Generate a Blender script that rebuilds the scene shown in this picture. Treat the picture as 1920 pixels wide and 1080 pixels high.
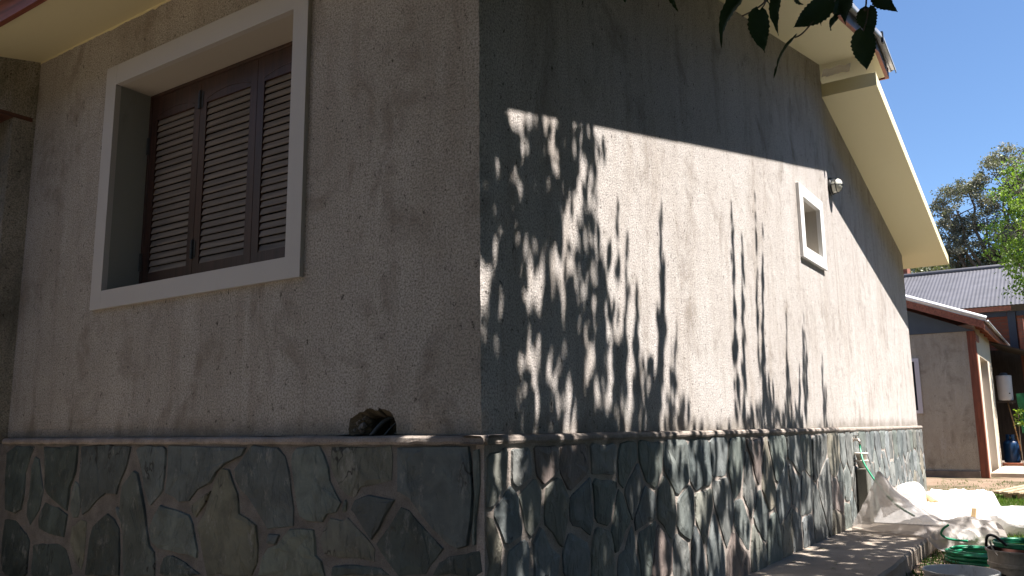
import bpy, bmesh, math, random
from math import radians as R_, sin, cos, pi
from mathutils import Vector, noise, Matrix

random.seed(11)
for o in list(bpy.data.objects):
    bpy.data.objects.remove(o)
SC = bpy.context.scene
COL = SC.collection

# ------------------------------------------------------------------ camera
CF = 1547.43
CYAW, CPIT, CROL = R_(34.0439), R_(9.6667), R_(-0.6499)
CC = Vector((1.76775, -2.41376, 0.87543))
cF = Vector((-sin(CYAW)*cos(CPIT), cos(CYAW)*cos(CPIT), sin(CPIT)))
_r = Vector((cos(CYAW), sin(CYAW), 0)); _u = _r.cross(cF)
cR = _r*cos(CROL) + _u*sin(CROL); cU = -_r*sin(CROL) + _u*cos(CROL)
cam = bpy.data.cameras.new('camera')
cam.sensor_width = 36.0
cam.lens = 36.0*CF/1920.0
cam.clip_start = .05
cam.clip_end = 2000
co = bpy.data.objects.new('camera', cam); COL.objects.link(co)
co.matrix_world = Matrix(((cR.x, cU.x, -cF.x, CC.x), (cR.y, cU.y, -cF.y, CC.y), (cR.z, cU.z, -cF.z, CC.z), (0, 0, 0, 1)))
SC.camera = co

# ------------------------------------------------------------------ light
SUN = Vector((1.0, .085, 2.0)).normalized()
W = bpy.data.worlds.new('World'); SC.world = W; W.use_nodes = True
nt = W.node_tree
bg = nt.nodes['Background']
sky = nt.nodes.new('ShaderNodeTexSky'); sky.sky_type = 'NISHITA'; sky.sun_disc = False
sky.sun_elevation = math.asin(SUN.z); sky.sun_rotation = math.atan2(SUN.x, SUN.y)
sky.altitude = 300; sky.air_density = 1.0; sky.dust_density = 0.0; sky.ozone_density = 6.5
nt.links.new(sky.outputs[0], bg.inputs[0]); bg.inputs[1].default_value = .063
sl = bpy.data.lights.new('sun', 'SUN'); sl.energy = 5.0; sl.angle = R_(.53); sl.color = (1, .95, .885)
so = bpy.data.objects.new('sun', sl); COL.objects.link(so)
so.rotation_euler = (-SUN).to_track_quat('-Z', 'Y').to_euler(); so.location = (8, 0, 12)
SC.view_settings.view_transform = 'Standard'; SC.view_settings.look = 'None'
SC.view_settings.gamma = 1.0; SC.view_settings.use_curve_mapping = False
SC.view_settings.exposure = 1.65
SC.render.engine = 'CYCLES'
SC.cycles.use_denoising = True
SC.cycles.max_bounces = 8; SC.cycles.diffuse_bounces = 5; SC.cycles.transparent_max_bounces = 8
SC.cycles.sample_clamp_indirect = 6

# ------------------------------------------------------------------ helpers
def pray(px, py):
    return cF + cR*((px-960)/CF) - cU*((py-540)/CF)
def at(ax, v, px, py):
    d = pray(px, py); t = (v-CC[ax])/d[ax]
    return CC + d*t
def in_frame(P, m=40):
    d = Vector(P)-CC; z = d.dot(cF)
    if z < .05: return False
    x = 960+CF*d.dot(cR)/z; y = 540-CF*d.dot(cU)/z
    return -m < x < 1920+m and -m < y < 1080+m
def rnd(a, b): return random.uniform(a, b)
def nz(x, y=0., z=0.): return noise.noise(Vector((x, y, z)))

def wloc(o):
    v = Vector((0, 0, 0))
    while o: v = v + o.location; o = o.parent
    return v

class MB:
    def __init__(s): s.v = []; s.f = []; s.c = None
    def add(s, vs, fs):
        b = len(s.v); s.v += [tuple(q) for q in vs]; s.f += [tuple(b+i for i in q) for q in fs]
        return s
    def box(s, x0, x1, y0, y1, z0, z1):
        return s.add([(x0,y0,z0),(x1,y0,z0),(x1,y1,z0),(x0,y1,z0),(x0,y0,z1),(x1,y0,z1),(x1,y1,z1),(x0,y1,z1)],
              [(0,3,2,1),(4,5,6,7),(0,1,5,4),(1,2,6,5),(2,3,7,6),(3,0,4,7)])
    def quad(s, a, b, c, d): return s.add([a,b,c,d], [(0,1,2,3)])
    def prism(s, pts, d):
        n = len(pts); d = Vector(d); P = [Vector(p) for p in pts]
        return s.add(P+[p+d for p in P], [tuple(range(n))[::-1], tuple(range(n, 2*n))]+[(i,(i+1)%n,n+(i+1)%n,n+i) for i in range(n)])
    def bar(s, a, b, w, h, up=(0,0,1)):
        a = Vector(a); b = Vector(b); d = (b-a).normalized(); u = Vector(up)
        sx = d.cross(u).normalized(); u = sx.cross(d)
        q = [a+sx*(i*w/2)+u*(j*h/2) for i, j in ((-1,-1),(1,-1),(1,1),(-1,1))]
        return s.prism(q, b-a)
    def tube(s, pts, r, n=8, cap=True):
        P = [Vector(p) for p in pts]; m = len(P); rr = r if isinstance(r, (list, tuple)) else [r]*m
        vs = []; pu = None
        for i, p in enumerate(P):
            d = (P[min(i+1, m-1)]-P[max(i-1, 0)]).normalized()
            if pu is None:
                pu = d.orthogonal().normalized()
            pu = (pu - d*pu.dot(d)).normalized(); w = d.cross(pu)
            vs += [p+(pu*cos(2*pi*k/n)+w*sin(2*pi*k/n))*rr[i] for k in range(n)]
        fs = [(i*n+k, i*n+(k+1)%n, (i+1)*n+(k+1)%n, (i+1)*n+k) for i in range(m-1) for k in range(n)]
        if cap: fs += [tuple(range(n))[::-1], tuple(range((m-1)*n, m*n))]
        return s.add(vs, fs)
    def lathe(s, prof, c, ax=2, n=24, sx=1., sy=1.):
        vs = []
        for r, h in prof:
            for k in range(n):
                a = 2*pi*k/n; u, v = r*cos(a)*sx, r*sin(a)*sy
                q = {2: (u, v, h), 0: (h, u, v), 1: (v, h, u)}[ax]
                vs.append((c[0]+q[0], c[1]+q[1], c[2]+q[2]))
        m = len(prof)
        return s.add(vs, [(i*n+k, i*n+(k+1)%n, (i+1)*n+(k+1)%n, (i+1)*n+k) for i in range(m-1) for k in range(n)])
    def grid(s, fn, nu, nv):
        return s.add([fn(i/nu, j/nv) for j in range(nv+1) for i in range(nu+1)],
              [(j*(nu+1)+i, j*(nu+1)+i+1, (j+1)*(nu+1)+i+1, (j+1)*(nu+1)+i) for j in range(nv) for i in range(nu)])
    def build(s, name, mat, parent=None, smooth=False, bevel=0, label=None, kind=None, tint=None, recalc=False, autos=None):
        b = wloc(parent) if parent else Vector((0, 0, 0))
        me = bpy.data.meshes.new(name)
        me.from_pydata([(x-b.x, y-b.y, z-b.z) for x, y, z in s.v], [], s.f)
        if recalc:
            bm = bmesh.new(); bm.from_mesh(me); bmesh.ops.recalc_face_normals(bm, faces=bm.faces); bm.to_mesh(me); bm.free()
        if bevel:
            bm = bmesh.new(); bm.from_mesh(me)
            bmesh.ops.bevel(bm, geom=list(bm.edges), offset=bevel, segments=1, affect='EDGES', clamp_overlap=True)
            bm.to_mesh(me); bm.free()
        if s.c is not None:
            at_ = me.attributes.new('tint', 'FLOAT', 'FACE'); at_.data.foreach_set('value', s.c)
        me.materials.append(mat)
        if smooth:
            me.polygons.foreach_set('use_smooth', [True]*len(me.polygons))
        me.update()
        o = bpy.data.objects.new(name, me); COL.objects.link(o)
        if parent: o.parent = parent
        if label: o['label'] = label
        if kind: o['kind'] = kind
        if tint: o.color = (*tint, 1)
        return o

def thing(name, loc, label, cat, group=None):
    o = bpy.data.objects.new(name, None); COL.objects.link(o); o.location = loc
    o.empty_display_size = .1
    return tag(o, label, cat, group)
def tag(o, label, cat, group=None):
    o['label'] = label; o['category'] = cat
    if group: o['group'] = group
    return o

# ------------------------------------------------------------------ materials
class NT:
    def __init__(s, name):
        s.m = bpy.data.materials.new(name); s.m.use_nodes = True; s.t = s.m.node_tree; s.n = s.t.nodes
        s.b = s.n['Principled BSDF']; s.out = s.n['Material Output']
        s.tc = s.n.new('ShaderNodeTexCoord').outputs['Object']
    def L(s, a, b): s.t.links.new(a, b)
    def mp(s, sc, src=None):
        m = s.n.new('ShaderNodeMapping'); m.inputs['Scale'].default_value = sc if isinstance(sc, tuple) else (sc,)*3
        s.L(src or s.tc, m.inputs[0]); return m.outputs[0]
    def noise(s, sc, det=4, rough=.55, src=None, dist=0):
        n = s.n.new('ShaderNodeTexNoise'); n.inputs['Scale'].default_value = 1; n.inputs['Detail'].default_value = det
        n.inputs['Roughness'].default_value = rough; n.inputs['Distortion'].default_value = dist
        s.L(s.mp(sc, src), n.inputs['Vector']); return n.outputs['Fac']
    def voro(s, sc, feat='F1', src=None):
        n = s.n.new('ShaderNodeTexVoronoi'); n.feature = feat; n.inputs['Scale'].default_value = 1
        s.L(s.mp(sc, src), n.inputs['Vector']); return n.outputs['Distance']
    def ramp(s, f, stops):
        r = s.n.new('ShaderNodeValToRGB'); e = r.color_ramp.elements
        while len(e) < len(stops): e.new(.5)
        for i, (p, c) in enumerate(stops):
            e[i].position = p; e[i].color = (c, c, c, 1) if not isinstance(c, tuple) else (*c, 1)
        s.L(f, r.inputs[0]); return r.outputs[0]
    def mix(s, f, a, b, mode='MIX'):
        m = s.n.new('ShaderNodeMix'); m.data_type = 'RGBA'; m.blend_type = mode; m.clamp_factor = True
        for k, v in ((0, f), (6, a), (7, b)):
            if isinstance(v, tuple): m.inputs[k].default_value = (*v, 1)
            elif isinstance(v, (int, float)): m.inputs[k].default_value = v
            else: s.L(v, m.inputs[k])
        return m.outputs[2]
    def math(s, op, a, b=0.):
        m = s.n.new('ShaderNodeMath'); m.operation = op
        for k, v in ((0, a), (1, b)):
            if isinstance(v, (int, float)): m.inputs[k].default_value = v
            else: s.L(v, m.inputs[k])
        return m.outputs[0]
    def base(s, c):
        if isinstance(c, tuple): s.b.inputs['Base Color'].default_value = (*c, 1)
        else: s.L(c, s.b.inputs['Base Color'])
    def rough(s, r):
        if isinstance(r, (int, float)): s.b.inputs['Roughness'].default_value = r
        else: s.L(r, s.b.inputs['Roughness'])
    def bump(s, h, st=.5, d=.01):
        b = s.n.new('ShaderNodeBump'); b.inputs['Strength'].default_value = st; b.inputs['Distance'].default_value = d
        if getattr(s, 'lastb', None): s.L(s.lastb, b.inputs['Normal'])
        s.L(h, b.inputs['Height']); s.lastb = b.outputs[0]; s.L(b.outputs[0], s.b.inputs['Normal'])
    def attr(s, name):
        a = s.n.new('ShaderNodeAttribute'); a.attribute_name = name; return a.outputs['Fac']
    def objcol(s): return s.n.new('ShaderNodeObjectInfo').outputs['Color']
    def objrand(s): return s.n.new('ShaderNodeObjectInfo').outputs['Random']

def simple(name, c, rough=.7, var=.25, vs=9., bs=60., bst=.25, bd=.004, metal=0.):
    t = NT(name); n = t.noise(vs, 5)
    lo = tuple(q*(1-var) for q in c); hi = tuple(min(1, q*(1+var)) for q in c)
    t.base(t.mix(t.ramp(n, [(.3, 0.), (.7, 1.)]), lo, hi)); t.rough(rough)
    t.b.inputs['Metallic'].default_value = metal
    if bst: t.bump(t.noise(bs, 4), bst, bd)
    return t.m

def m_roughcast(name, ca, cb, cs, streak=.6, splash=.6):
    t = NT(name)
    big = t.ramp(t.noise((1.5, 1.5, 1.2), 6, .62, dist=.3), [(.36, 0.), (.64, 1.)])
    c = t.mix(big, ca, cb)
    st = t.ramp(t.noise((6, 6, .7), 6, .65, dist=.8), [(.48, 0.), (.76, 1.)])
    c = t.mix(t.math('MULTIPLY', st, streak), c, cs)
    bl = t.ramp(t.noise((3.2, 3.2, 2.0), 7, .72, dist=.5), [(.52, 0.), (.70, 1.)])
    c = t.mix(t.math('MULTIPLY', bl, .78), c, tuple(q*.72 for q in cs))
    lime = t.ramp(t.noise((4.2, 4.2, 1.0), 7, .7, dist=.4), [(.56, 0.), (.74, 1.)])
    c = t.mix(t.math('MULTIPLY', lime, .55), c, (.68, .645, .61))
    sp = t.n.new('ShaderNodeSeparateXYZ'); t.L(t.tc, sp.inputs[0])
    zz = t.math('ADD', sp.outputs[2], t.math('MULTIPLY', t.noise((4, 4, 3), 6, .7), -.30))
    spl = t.ramp(zz, [(.70, 1.), (.80, 0.)])
    c = t.mix(t.math('MULTIPLY', spl, splash), c, (.14, .12, .085))
    gr = t.noise(115, 3, .65)
    c = t.mix(t.ramp(gr, [(.36, .85), (.58, 0.)]), c, tuple(q*.42 for q in ca))
    pit = t.ramp(t.noise((34, 34, 22), 4, .8), [(.345, 1.), (.40, 0.)])
    c = t.mix(t.math('MULTIPLY', pit, .85), c, (.045, .038, .03))
    t.base(c); t.rough(.93); t.b.inputs['Specular IOR Level'].default_value = .15
    g1 = t.noise(120, 3, .7); g3 = t.noise(9, 4)
    t.bump(pit, -.6, .006)
    t.bump(g1, 1., .007)
    t.bump(g3, .35, .02)
    return t.m

M = {}
M['wall'] = m_roughcast('roughcast', (.56, .51, .48), (.64, .595, .57), (.36, .295, .24), .65)
M['facade'] = m_roughcast('roughcast_shaded', (.42, .38, .335), (.54, .50, .455), (.25, .195, .145), .5)  # same plaster as the gable, with shade mixed into the colour
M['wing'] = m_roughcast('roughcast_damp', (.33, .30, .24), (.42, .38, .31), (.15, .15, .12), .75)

def m_stone():
    t = NT('slate_stone'); oc = t.objcol()
    rv = t.objrand(); off = t.n.new('ShaderNodeCombineXYZ')
    for k in range(3): t.L(t.math('MULTIPLY', rv, 37.+11*k), off.inputs[k])
    va = t.n.new('ShaderNodeVectorMath'); va.operation = 'ADD'; t.L(t.tc, va.inputs[0]); t.L(off.outputs[0], va.inputs[1]); src = va.outputs[0]
    n1 = t.noise(7, 6, .62, src, .6)
    c = t.mix(t.ramp(n1, [(.3, 0.), (.72, 1.)]), t.mix(1., oc, (.48, .51, .51), 'MULTIPLY'), t.mix(1., oc, (1.6, 1.56, 1.50), 'MULTIPLY'))
    rust = t.ramp(t.noise(5, 6, .7, src), [(.62, 0.), (.80, 1.)])
    c = t.mix(t.math('MULTIPLY', rust, .5), c, (.20, .125, .075))
    lime = t.ramp(t.noise((15, 15, 7), 7, .8, src), [(.56, 0.), (.66, 1.)])
    c = t.mix(t.math('MULTIPLY', lime, .42), c, (.33, .315, .29))
    red = t.ramp(t.noise((9, 9, 3), 6, .75, src, .5), [(.66, 0.), (.74, 1.)])
    c = t.mix(t.math('MULTIPLY', red, .5), c, (.21, .10, .085))
    crk = t.ramp(t.noise((8, 8, 3.4), 3, .55, src, .5), [(.484, 0.), (.496, 1.), (.504, 1.), (.516, 0.)])
    msk = t.ramp(t.noise(3.1, 2, .5, src), [(.56, 0.), (.62, 1.)])
    ck = t.math('MULTIPLY', crk, msk)
    c = t.mix(t.math('MULTIPLY', ck, .9), c, (.012, .012, .011))
    t.base(c); t.rough(t.ramp(n1, [(.3, .5), (.7, .78)]))
    t.b.inputs['Specular IOR Level'].default_value = .35
    lay = t.noise((8, 8, 3.6), 6, .6, src, .5)
    t.bump(t.ramp(lay, [(.36, 0.), (.43, .5), (.56, .58), (.64, 1.)]), .7, .014)
    t.bump(t.noise(60, 5, .65, src), .45, .004)
    t.bump(ck, -.6, .008)
    return t.m
M['stone'] = m_stone()

def m_mortar(name, c):
    t = NT(name)
    n = t.noise(12, 5)
    k = t.mix(t.ramp(n, [(.3, 0.), (.7, 1.)]), tuple(q*.68 for q in c), tuple(q*1.18 for q in c))
    k = t.mix(t.ramp(t.noise(170, 2), [(.34, .6), (.5, 0.)]), k, tuple(q*.5 for q in c))
    t.base(k); t.rough(.92); t.b.inputs['Specular IOR Level'].default_value = .2
    t.bump(t.noise(35, 5, .7), .6, .012); t.bump(t.noise(150, 3), .4, .003)
    return t.m
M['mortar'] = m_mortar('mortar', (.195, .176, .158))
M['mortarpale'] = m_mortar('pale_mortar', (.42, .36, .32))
M['ledge'] = m_mortar('ledge_cement', (.33, .28, .245))
M['rubble'] = m_mortar('broken_mortar', (.13, .108, .078))

def m_concrete(name, c, leafy=False):
    t = NT(name)
    k = t.mix(t.ramp(t.noise(2.2, 6, .6), [(.32, 0.), (.7, 1.)]), tuple(q*.66 for q in c), tuple(q*1.15 for q in c))
    k = t.mix(t.ramp(t.noise(.9, 4, .6), [(.52, 0.), (.68, .55)]), k, tuple(q*.5 for q in c))
    k = t.mix(t.ramp(t.noise(120, 2), [(.33, .5), (.5, 0.)]), k, tuple(q*.5 for q in c))
    sp = t.ramp(t.voro(16), [(.07, 1.), (.11, 0.)]); sm = t.ramp(t.noise(5, 3), [(.55, 0.), (.6, 1.)])
    k = t.mix(t.math('MULTIPLY', t.math('MULTIPLY', sp, sm), .7), k, (.06, .045, .03))
    t.base(k); t.rough(.9); t.bump(t.noise(25, 5, .65), .35, .008); t.bump(t.noise(140, 3), .4, .003)
    return t.m
M['concrete'] = m_concrete('walkway_concrete', (.36, .30, .245))
M['cement_post'] = m_concrete('cement_post', (.17, .165, .14))
M['step'] = m_concrete('step_concrete', (.52, .45, .36))
def m_paint(name, c, dirt=(.3, .26, .2), amt=.25, bst=.25):
    t = NT(name)
    k = t.mix(t.ramp(t.noise(1.7, 5, .6), [(.4, 0.), (.75, amt)]), c, tuple(a*.8+b*.2 for a, b in zip(c, dirt)))
    k = t.mix(t.ramp(t.noise((9, 9, 2.5), 6, .7), [(.62, 0.), (.80, amt*1.4)]), k, dirt)
    t.base(k); t.rough(.72); t.b.inputs['Specular IOR Level'].default_value = .3
    t.bump(t.noise(40, 5, .6), bst, .004); t.bump(t.noise(7, 3), .15, .01)
    return t.m
M['yellow'] = m_paint('yellow_paint', (.74, .67, .43), (.45, .38, .2), .12)
M['white'] = m_paint('white_trim_paint', (.71, .70, .69), (.45, .42, .36), .14)
M['primer'] = m_paint('grey_white_primer', (.45, .43, .415), (.30, .27, .23), .25)
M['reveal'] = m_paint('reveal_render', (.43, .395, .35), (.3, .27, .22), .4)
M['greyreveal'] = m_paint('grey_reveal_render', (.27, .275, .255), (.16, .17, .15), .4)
def m_wood(name, c, ax='z', rough=.5, g=1.6, gray=0.):
    t = NT(name)
    s = {'z': (34, 34, 2.2), 'x': (2.2, 34, 34), 'y': (34, 2.2, 34)}[ax]
    n = t.noise(s, 5, .6, dist=.6)
    k = t.mix(t.ramp(n, [(.3, 0.), (.7, 1.)]), tuple(q*.6 for q in c), tuple(q*g for q in c))
    k = t.mix(t.ramp(t.noise(6, 5, .65), [(.52, 0.), (.75, .5)]), k, tuple(q*.5+gray for q in c))
    t.base(k); t.rough(rough); t.bump(n, .3, .003)
    return t.m
M['shutter'] = m_wood('shutter_wood', (.042, .019, .013), 'z', .45)
M['slat'] = m_wood('slat_wood', (.185, .150, .118), 'x', .6, 1.3)
M['redwood'] = m_wood('red_wood', (.25, .075, .036), 'y', .55)
M['redpost'] = m_wood('red_post_wood', (.215, .058, .026), 'z', .6, 1.35)
M['fascia'] = m_wood('fascia_wood', (.17, .048, .028), 'x', .55)
M['lintel'] = m_wood('lintel_wood', (.10, .042, .028), 'y', .8)
M['palewood'] = m_wood('pale_pallet_wood', (.40, .31, .20), 'y', .8, 1.2)
M['darkwood'] = m_wood('dark_shed_wood', (.045, .032, .024), 'z', .8)
M['stick'] = m_wood('stick_wood', (.38, .21, .085), 'z', .6)
M['galv'] = simple('galvanised_sheet', (.46, .46, .47), .42, .25, 5, 30, .1, .003, .55)
M['roofgrey'] = simple('grey_roof_sheet', (.075, .073, .085), .6, .18, 2.5, 20, .1, .002, .1)
M['whitemetal'] = simple('white_flashing', (.82, .80, .80), .35, .05, 5, 30, .05)
M['purple'] = simple('weathered_board', (.20, .165, .165), .7, .25, 12, 40, .3)
M['darkmetal'] = simple('dark_metal', (.06, .06, .06), .45, .3, 30, 60, .15, .002, .6)
M['black'] = simple('black_plastic', (.012, .012, .013), .5, .2, 20, 60, .1)
M['dark'] = simple('dark_interior', (.018, .017, .016), .9, .3, 3, 20, .2)
M['conduit'] = simple('grey_conduit', (.05, .055, .058), .45, .2, 20, 40, .1)
M['casita'] = m_roughcast('casita_render', (.50, .435, .345), (.60, .535, .43), (.30, .25, .185), .6, 0.)
M['cream'] = m_paint('cream_render', (.62, .53, .42), (.4, .33, .25), .25)
M['bluegrey'] = simple('bluegrey_panel', (.075, .095, .120), .75, .12, 3, 30, .1)
M['bluecol'] = simple('blue_column_paint', (.045, .055, .082), .6, .15, 4, 30, .1)
M['skirt'] = simple('brown_skirting', (.19, .15, .12), .85, .25, 8, 40, .3)
M['gasblue'] = simple('blue_enamel', (.010, .045, .125), .35, .15, 5, 30, .05)
M['tank'] = simple('white_plastic', (.62, .58, .60), .4, .06, 4, 30, .05)
M['tapmetal'] = simple('tap_brass', (.42, .37, .33), .35, .3, 30, 60, .15, .002, .8)
M['potwhite'] = simple('dirty_white_pot', (.55, .50, .44), .55, .25, 14, 40, .15)
def m_glass():
    t = NT('dark_window_glass'); t.base((.012, .014, .018)); t.rough(.06); return t.m
M['glass'] = m_glass()
def m_lampglass():
    t = NT('frosted_lamp_glass'); t.base((.70, .69, .60)); t.rough(.25); t.b.inputs['Transmission Weight'].default_value = .15; return t.m
M['lampglass'] = m_lampglass()
def m_brick():
    t = NT('brickwork')
    sp = t.n.new('ShaderNodeSeparateXYZ'); t.L(t.tc, sp.inputs[0]); cb = t.n.new('ShaderNodeCombineXYZ')
    t.L(t.math('ADD', sp.outputs[0], sp.outputs[1]), cb.inputs[0]); t.L(sp.outputs[2], cb.inputs[1])
    b = t.n.new('ShaderNodeTexBrick'); b.inputs['Scale'].default_value = 1
    b.inputs['Brick Width'].default_value = .24; b.inputs['Row Height'].default_value = .075; b.inputs['Mortar Size'].default_value = .009
    b.inputs['Color1'].default_value = (.30, .085, .042, 1); b.inputs['Color2'].default_value = (.215, .058, .032, 1); b.inputs['Mortar'].default_value = (.17, .085, .058, 1)
    t.L(cb.outputs[0], b.inputs['Vector'])
    t.base(t.mix(t.ramp(t.noise(4, 5), [(.45, 0.), (.75, .4)]), b.outputs['Color'], (.13, .06, .045))); t.rough(.88)
    t.bump(b.outputs['Fac'], -.5, .01); t.bump(t.noise(60, 4), .3, .004)
    return t.m
M['brick'] = m_brick()
def m_plastic(name, c, tr=.4, dirt=.3, bst=.5):
    t = NT(name)
    d = t.ramp(t.noise(6, 5, .65), [(.5, 0.), (.8, dirt)])
    k = t.mix(d, c, (.46, .38, .34))
    sp = t.ramp(t.voro(14), [(.04, 1.), (.06, 0.)]); sm = t.ramp(t.noise(4, 3), [(.55, 0.), (.6, 1.)])
    k = t.mix(t.math('MULTIPLY', t.math('MULTIPLY', sp, sm), .8), k, (.16, .11, .08))
    t.base(k); t.rough(.38)
    w1 = t.noise((9, 6, 9), 3, .5, dist=1.4); t.bump(w1, bst, .035); t.bump(t.noise(38, 4, .6, dist=1.), bst*.8, .009)
    tl = t.n.new('ShaderNodeBsdfTranslucent'); t.L(k, tl.inputs[0]); t.L(t.lastb, tl.inputs['Normal'])
    mx = t.n.new('ShaderNodeMixShader'); mx.inputs[0].default_value = tr
    t.L(t.b.outputs[0], mx.inputs[1]); t.L(tl.outputs[0], mx.inputs[2])
    tp = t.n.new('ShaderNodeBsdfTransparent'); m2 = t.n.new('ShaderNodeMixShader'); m2.inputs[0].default_value = .24 if tr > .3 else 0.
    t.L(mx.outputs[0], m2.inputs[1]); t.L(tp.outputs[0], m2.inputs[2]); t.L(m2.outputs[0], t.out.inputs[0])
    return t.m
M['film'] = m_plastic('plastic_film', (.54, .495, .465), .42, .4, .35)
M['tarp'] = m_plastic('white_tarp', (.80, .77, .75), .12, .22)
M['sack'] = m_plastic('white_sack', (.80, .77, .75), .08, .3, .4)
M['hose'] = simple('green_hose', (.012, .23, .115), .35, .12, 20, 40, .05)
M['net'] = simple('green_shade_net', (.006, .125, .045), .6, .3, 6, 40, .3)
M['card'] = simple('brown_cardboard', (.42, .29, .15), .8, .2, 10, 40, .2)
def m_bucket(name, c, dirt, amt):
    t = NT(name)
    k = t.mix(t.ramp(t.noise((7, 7, 3), 6, .7), [(.42, 0.), (.66, amt)]), c, dirt)
    k = t.mix(t.ramp(t.noise((30, 30, 9), 4, .7), [(.6, 0.), (.72, amt)]), k, tuple(q*.5 for q in dirt))
    t.base(k); t.rough(.5); t.bump(t.noise(30, 4), .25, .004)
    return t.m
M['bucket'] = m_bucket('mortar_bucket', (.60, .59, .58), (.36, .33, .30), .7)
M['bucketin'] = m_bucket('mortar_bucket_inside', (.62, .64, .67), (.48, .48, .49), .8)
M['bucket2'] = m_bucket('dirty_white_bucket', (.52, .47, .42), (.27, .205, .16), .75)
M['redmud'] = simple('dried_red_paint', (.10, .035, .025), .8, .4, 14, 40, .3)

def m_leaf(name, a, b, trans=.35, vein=False, rough=.45, gloss=.4):
    t = NT(name); ti = t.attr('tint')
    k = t.mix(ti, a, b)
    k = t.mix(t.ramp(t.noise(2.2, 3), [(.35, 0.), (.65, .35)]), k, tuple(q*.6 for q in a))
    t.base(k); t.rough(rough); t.b.inputs['Specular IOR Level'].default_value = gloss
    if vein: t.bump(t.noise(70, 3, .6), .3, .004)
    tl = t.n.new('ShaderNodeBsdfTranslucent'); t.L(t.mix(1., k, (1.5, 1.7, .7), 'MULTIPLY'), tl.inputs[0])
    mx = t.n.new('ShaderNodeMixShader'); mx.inputs[0].default_value = trans
    t.L(t.b.outputs[0], mx.inputs[1]); t.L(tl.outputs[0], mx.inputs[2]); t.L(mx.outputs[0], t.out.inputs[0])
    return t.m
M['mulberry'] = m_leaf('mulberry_leaf', (.020, .040, .016), (.034, .058, .022), .10, True, .5, .25)
M['euca'] = m_leaf('eucalyptus_leaf', (.12, .125, .092), (.27, .25, .21), .2, False, .5, .3)
M['darktree'] = m_leaf('dark_tree_leaf', (.035, .055, .028), (.07, .095, .04), .2)
M['lime'] = m_leaf('lime_leaf', (.085, .15, .018), (.23, .30, .055), .4)
M['olive'] = m_leaf('olive_shrub_leaf', (.075, .085, .04), (.17, .165, .085), .2)
M['grass'] = m_leaf('grass_blade', (.070, .135, .022), (.13, .205, .045), .3)
M['weed'] = m_leaf('shade_weed_leaf', (.035, .07, .02), (.07, .12, .03), .3)
M['bark'] = m_wood('bark', (.12, .09, .065), 'z', .9, 1.5)

def m_ground():
    t = NT('garden_ground')
    n = t.noise(.9, 6, .65); n2 = t.noise(6, 6, .7); n3 = t.noise(45, 5, .7)
    dirt = t.mix(t.ramp(n2, [(.3, 0.), (.7, 1.)]), (.19, .132, .092), (.29, .212, .158))
    gr = t.mix(t.ramp(n3, [(.3, 0.), (.7, 1.)]), (.022, .030, .012), (.048, .058, .024))
    k = t.mix(t.ramp(t.math('ADD', n, t.math('MULTIPLY', n2, .4)), [(.66, 0.), (.80, .7)]), dirt, gr)
    k = t.mix(t.ramp(n3, [(.33, .55), (.5, 0.)]), k, (.07, .048, .032))
    sp = t.n.new('ShaderNodeSeparateXYZ'); t.L(t.tc, sp.inputs[0]); w = t.math('MULTIPLY', t.math('SUBTRACT', n, .5), 1.2)
    lx = t.ramp(t.math('ADD', sp.outputs[0], w), [(.0, 0.), (.9, 1.)]); lx = t.math('GREATER_THAN', t.math('ADD', sp.outputs[0], w), 1.35)
    ly = t.math('LESS_THAN', t.math('MAXIMUM', t.math('ADD', sp.outputs[1], w), t.math('ADD', sp.outputs[0], t.math('MULTIPLY', w, .5))), -.2)
    k = t.mix(t.math('MULTIPLY', ly, .9), k, t.mix(n2, (.27, .212, .152), (.39, .318, .235)))  # unseen front ground made paler to bounce warm light onto the facade
    k = t.mix(t.math('MULTIPLY', lx, .9), k, gr)
    t.base(k); t.rough(.95); t.b.inputs['Specular IOR Level'].default_value = .1
    t.bump(n2, .5, .03); t.bump(n3, .6, .012)
    return t.m
M['ground'] = m_ground()

# ------------------------------------------------------------------ setting
def sstep(a, b, x):
    t = max(0., min(1., (x-a)/(b-a))); return t*t*(3-2*t)
def gz(x, y):
    z = -.12+.075*sstep(9.5, 13.8, y)
    if abs(x) < 8 and -6 < y < 20: z += .012*nz(x*1.7, y*1.7)+.006*nz(x*6, y*6, 3)
    return z
def axis(dense0, dense1, step, far):
    a = [dense0+i*step for i in range(int((dense1-dense0)/step)+1)]
    lo = []; s = step; v = dense0
    while v > -far: s *= 1.7; v -= s; lo.append(v)
    hi = []; s = step; v = a[-1]
    while v < far: s *= 1.7; v += s; hi.append(v)
    return lo[::-1]+a+hi
gx = axis(-.6, 3.2, .06, 400); gy = axis(-1, 15, .09, 400)
g = MB()
g.add([(x, y, gz(x, y)) for y in gy for x in gx], [(j*len(gx)+i, j*len(gx)+i+1, (j+1)*len(gx)+i+1, (j+1)*len(gx)+i) for j in range(len(gy)-1) for i in range(len(gx)-1)])
g.build('ground', M['ground'], smooth=True, kind='structure')
wk = MB()
ys = [-1.2+i*.06 for i in range(int(11.2/.06)+1)]
xe = lambda y: .70+.012*nz(y*1.3, 5)+.006*nz(y*9, 2)
prof = lambda y: [(-.25, -.22), (xe(y), -.22), (xe(y)+.004, -.02), (xe(y)-.008, -.002), (.34, .002*nz(y*2)), (.02, 0.), (-.25, 0.)]
pv = []
for y in ys: pv += [(a, y, b) for a, b in prof(y)]
wk.add(pv, [(j*7+i, j*7+(i+1) % 7, (j+1)*7+(i+1) % 7, (j+1)*7+i) for j in range(len(ys)-1) for i in range(7)])
wk.add([(a, ys[0], b) for a, b in prof(ys[0])], [tuple(range(7))]); wk.add([(a, ys[-1], b) for a, b in prof(ys[-1])], [tuple(range(7))[::-1]])
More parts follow.
